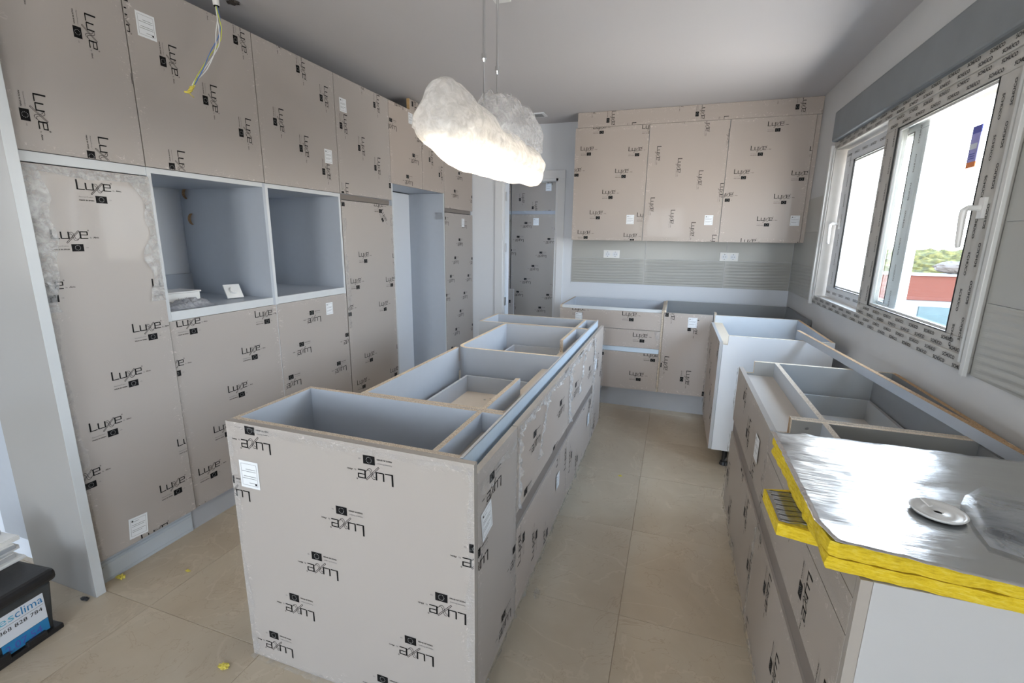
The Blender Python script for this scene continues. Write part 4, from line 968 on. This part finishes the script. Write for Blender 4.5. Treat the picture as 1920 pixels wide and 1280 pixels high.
c = thing('leaning_panel', 'small wrapped panel leaning in the utility room', 'panel', (-2.1, 5.9, 0))
panel(c, FY(5.95), -2.34, -2.005, 0.0, .765, .018, 'film_taupe', 90, (-2.06, .60), name='board', edge='melamine_white')

# ================================================================== PENDANT LAMP
LX = -.87
o = thing('pendant_lamp', 'lit linear pendant lamp wrapped in crumpled clear plastic', 'lamp', (LX, 2.2, 1.74))
mb = MB(); mb.box((LX-.055, 1.68, 1.792), (LX+.055, 2.86, 1.850), 'white_plastic'); mb.box((LX-.03, 1.72, 1.850), (LX+.03, 2.82, 1.868), 'steel'); mb.build('housing', o, bevel=.004)
bx('diffuser', (LX-.050, 1.69, 1.782), (LX+.050, 2.85, 1.7915), 'lamp_glow', o)
for y in (2.127, 2.293):
    mb = MB(); mb.tube([(LX, y, ZC), (LX, y, 2.205)], .0062, 'chrome', 10); mb.tube([(LX, y, 2.225), (LX, y, 2.205)], .011, 'chrome', 12); mb.tube([(LX, y, 2.205), (LX, y, 2.192)], [.010, .006], 'chrome', 12); mb.tube([(LX, y, 2.195), (LX, y, 1.868)], .0035, 'chrome', 8); mb.build('rod', o)
bx('ceiling_plate', (LX-.04, 2.05, ZC-.025), (LX+.04, 2.37, ZC-.001), 'white_plastic', o, bevel=.004)
secs = [(1.640, 1.845, 1.847, .001), (1.645, 1.830, 1.875, .030), (1.655, 1.795, 1.935, .075), (1.69, 1.772, 1.985, .100), (1.76, 1.757, 2.020, .115), (1.84, 1.740, 2.035, .125), (1.92, 1.728, 2.005, .130), (2.02, 1.722, 1.975, .130), (2.20, 1.722, 1.955, .130), (2.40, 1.726, 1.945, .130),
        (2.58, 1.735, 1.935, .125), (2.72, 1.742, 1.935, .115), (2.82, 1.745, 1.925, .100), (2.89, 1.740, 1.880, .070), (2.93, 1.752, 1.80, .035), (2.94, 1.775, 1.777, .001)]
def sec_at(t):
    k = t*(len(secs)-1); i = min(int(k), len(secs)-2); f = k-i; return [a+(b1-a)*f for a, b1 in zip(secs[i], secs[i+1])]
def bag(s, t):
    y, zb, zt, hw = sec_at(t); an = 2*math.pi*s; cz = (zb+zt)/2; hh = (zt-zb)/2
    dx, dz = math.cos(an), math.sin(an)
    k = abs(dx)**1.0; x = hw*math.copysign(abs(dx)**.8, dx)*(1.0 if dz < 0 else (1-.45*dz)); z = hh*math.copysign(abs(dz)**.85, dz)
    v = Vector((x*6, y*5, z*6)); nz = mn.noise(v)*.026+abs(mn.noise(Vector((v.x*2, v.y*.9, v.z*1.2+3))))*.020+mn.noise(v*5)*.003
    nz *= min(1, t*8, (1-t)*8)+.15
    f = .45 if dz < -.3 else 1.0
    return (LX+x+dx*nz*f, y+.01*mn.noise(v*2), cz+z+dz*nz*f)
MB().grid(72, 90, bag, 'bag_film').build('plastic_wrap', o, smooth=True)
def bag2(s, t):
    y = 2.06+.80*t; e = min(1, t*5+.12)*min(1, (1-t)*7+.02); an = math.pi*s
    hw, top = .10*e+.01, .03+.19*e*(.80+.35*t)
    v = Vector((s*5, t*6, 7)); nz = .03*mn.noise(v)+.014*abs(mn.noise(v*3))
    return (LX+hw*math.cos(an)+.02*mn.noise(v*2), y+.02*mn.noise(v), 1.90+top*math.sin(an)*(1+nz*3)+nz)
MB().grid(36, 50, bag2, 'bag_clear').build('plastic_wrap', o, smooth=True)
# ---- hanging wires
o = thing('hanging_wires', 'loose wires hanging from a white conduit before the cupboards', 'wires', (-2.0, 1.79, 2.41))
mb = MB(); mb.tube([(-2.0, 1.785, ZC), (-2.0, 1.788, 2.415)], .0135, 'white_plastic', 12); mb.build('conduit', o); MB().tube([(-2.0, 1.788, 2.4152), (-2.0, 1.788, 2.413)], .0115, 'print_black', 12).build('conduit_mouth', o)
path = [(1.788, 2.415), (1.792, 2.37), (1.790, 2.333), (1.780, 2.285), (1.766, 2.251), (1.735, 2.200), (1.691, 2.132), (1.655, 2.088), (1.628, 2.050)]
for k, (m, ph, am) in enumerate((('wire_blue', 0, .007), ('wire_white', 2, .009), ('wire_white', 3.6, .006), ('wire_yellow', 5, .009))):
    pts = []
    for i in range(33):
        f = i/32*(len(path)-1); a = int(min(f, len(path)-2)); q = f-a; y = path[a][0]*(1-q)+path[a+1][0]*q; z = path[a][1]*(1-q)+path[a+1][1]*q
        s = math.sin(math.pi*i/32)*am+.003
        pts.append((-2.0+s*math.cos(ph+i*.22), y+s*math.sin(ph+i*.22), z))
    MB().tube(pts, .0021, m, 6).build('wire', o, smooth=True)
mb = MB(); cq = Vector((-2.0, 1.628, 2.05)); dr_ = Vector((0, -.028, -.042))
pts = []; 
for i in range(60):
    t = i/59; an = t*2*math.pi*5; c = cq+dr_*t*.8; pts.append((c.x+.008*math.cos(an), c.y+.008*math.sin(an), c.z+.003*math.sin(an)))
mb.tube(pts, .0028, 'dirt_yellow', 6); mb.tube([cq+dr_*.75, cq+dr_*.95+Vector((0, -.014, .006))], .004, 'dirt_yellow', 6); mb.tube([cq+dr_*.8, cq+dr_*1.1+Vector((0, .03, 0))], .0018, 'dirt_yellow', 5)
mb.build('tape_end', o, smooth=True)

# ================================================================== BATTERY-LIKE BLACK BOX, PLATES
BO = Vector((-2.03, .70, 0)); ba = math.radians(6)
def W(x, y, z): ca, sa = math.cos(ba), math.sin(ba); return (BO.x+x*ca-y*sa, BO.y+x*sa+y*ca, z)
o = thing('black_tub', 'dusty black plastic tub with lid and blue company label', 'tub', (-2.15, .70, 0))
def wbox(mb, lo, hi, m, taper=0):
    x0, y0, z0 = lo; x1, y1, z1 = hi; t = taper
    pts = [W(x0+t, y0+t, z0), W(x1-t, y0+t, z0), W(x1-t, y1-t, z0), W(x0+t, y1-t, z0), W(x0, y0, z1), W(x1, y0, z1), W(x1, y1, z1), W(x0, y1, z1)]
    i = len(mb.v); mb.v += pts
    for q in ((3, 2, 1, 0), (4, 5, 6, 7), (0, 1, 5, 4), (1, 2, 6, 5), (2, 3, 7, 6), (3, 0, 4, 7)): mb.f.append(tuple(i+a for a in q)); mb.m.append(mb.mi(m))
mb = MB(); wbox(mb, (-.26, -.40, .012), (0, .165, .205), 'black_plastic_dusty', .012); mb.build('tub_body', o, bevel=.008)
mb = MB(); wbox(mb, (-.275, -.415, .206), (.014, .180, .250), 'black_plastic'); mb.build('lid', o, bevel=.014)
mb = MB(); wbox(mb, (-.25, -.39, 0), (.006, .172, .020), 'black_plastic')
for k in range(5): wbox(mb, (-.02, -.36+.105*k, .015), (.010, -.30+.105*k, .035+.01*(k % 2)), 'black_plastic')
mb.build('base_rim', o, bevel=.004)
FL = lambda u, v, w_=0: W(w_-.003, u, v)
a = P2(); a.rect(-.165, .075, .135, .190, 'label_white'); a.rect(.0, .028, .135, .074, 'label_blue')
a.text('illes', -.030, .143, .028, 'label_cyan', 1, width=.078); a.text('clima', .051, .143, .028, 'label_blue', 1, width=.080)
a.text('868 828 784', .000, .112, .014, 'print_black', 1, width=.125); a.rect(-.005, .134, .130, .1352, 'print_grey', 1); a.text('2.07.54', .008, .036, .026, 'label_navy', 1, width=.105)
for rr, m, t0, t1 in ((.040, 'label_cyan', .6, 5.6), (.031, 'label_blue', .9, 4.2), (.023, 'label_cyan', 2.2, 6.6)):
    a.path([(-.085+rr*1.15*math.cos(t0+(t1-t0)*k/18), .128+rr*math.sin(t0+(t1-t0)*k/18)) for k in range(19)], .007, m, 1)
mb = MB(); print_on(mb, a, FL, 0, 0, 0, None, .0012); mb.build('label', o)
rng = random.Random(8); z = .2505
labs = ['lowest white plastic plate of the stack on the black tub, marked with blue pen', 'second white plate from the bottom of the stack on the tub', 'third white plate from the bottom of the stack on the tub', 'grey-edged fourth plate from the bottom of the tub stack', 'fifth white plate from the bottom of the stack on the tub', 'topmost white plate of the stack on the black tub']
for k, (h, x1, y1, m) in enumerate(((.014, -.06, .095, 'white_plastic'), (.020, -.09, .055, 'melamine_white'), (.020, -.11, .040, 'white_plastic'), (.020, -.10, .045, 'plinth_grey'), (.020, -.06, .075, 'white_plastic'), (.022, -.13, .030, 'melamine_white'))):
    o = thing('plastic_plate', labs[k], 'plate', (-2.2, .6, z), 'plates stacked on the black tub')
    x1 = -.150-.012*(k % 3)-.05*(k == 5); y1 = .195-.022*(k in (1, 3))-.015*(k == 5)
    mb = MB(); wbox(mb, (-.26, -.38+.02*k, z), (x1, y1, z+h-.004), m); mb.build('plate_body', o, bevel=.002)
    mb = MB(); wbox(mb, (x1-.02, -.37+.02*k, z+h-.0038), (x1-.002, y1-.004, z+h-.0005), 'white_plastic'); mb.build('plate_lip', o)
    if k == 0:
        a = P2(); a.path([(-.06, .002), (-.03, .010), (0, .003), (.02, .011), (.05, .004), (.075, .011)], .0016, 'label_navy'); mb = MB(); print_on(mb, a, lambda u, v, w_=0: W(x1+w_, u, z+v), 0, 0, 0, None, .0008); mb.build('pen_mark', o)
    z += h
tag(blob(-2.150, 2.02, ZC-.004, .030, .022, .006, 'rock_brown', 'plaster_hole', None, 3, 16, .8, 2.5), 'torn brown plaster spot on the ceiling beside the hanging wires', 'plaster spot')
tag(blob(-2.13, .985, .003, .020, .008, .004, 'black_plastic', 'dirt_chip', None, 3, 12, .8, 2.5), 'dark dirt chip at the foot of the glossy end panel', 'dirt')
# ---- floor litter
for (x, y, s, lab) in ((-1.338, .943, .016, 'yellow wool tuft on the floor nearest the island corner'), (-1.90, 1.242, .010, 'tiny yellow wool tuft on the floor before the left run'), (-2.125, 1.115, .018, 'flat yellow wool tuft beside the end panel'), (-.215, 2.758, .010, 'small yellow wool tuft in the aisle')):
    tag(blob(x, y, s*.28, s, s*.6, s*.25, 'dirt_yellow', 'wool_tuft', None, x*7, 22, 1.1, 2.4), lab, 'tuft')
tag(blob(-.425, 1.61, .018, .014, .020, .017, 'clear_film', 'film_scrap', None, 5, 14, .4, 1.5), 'crumpled clear film scrap at the island foot', 'scrap')
for ob in bpy.data.objects:
    if '_o' in ob: del ob['_o']
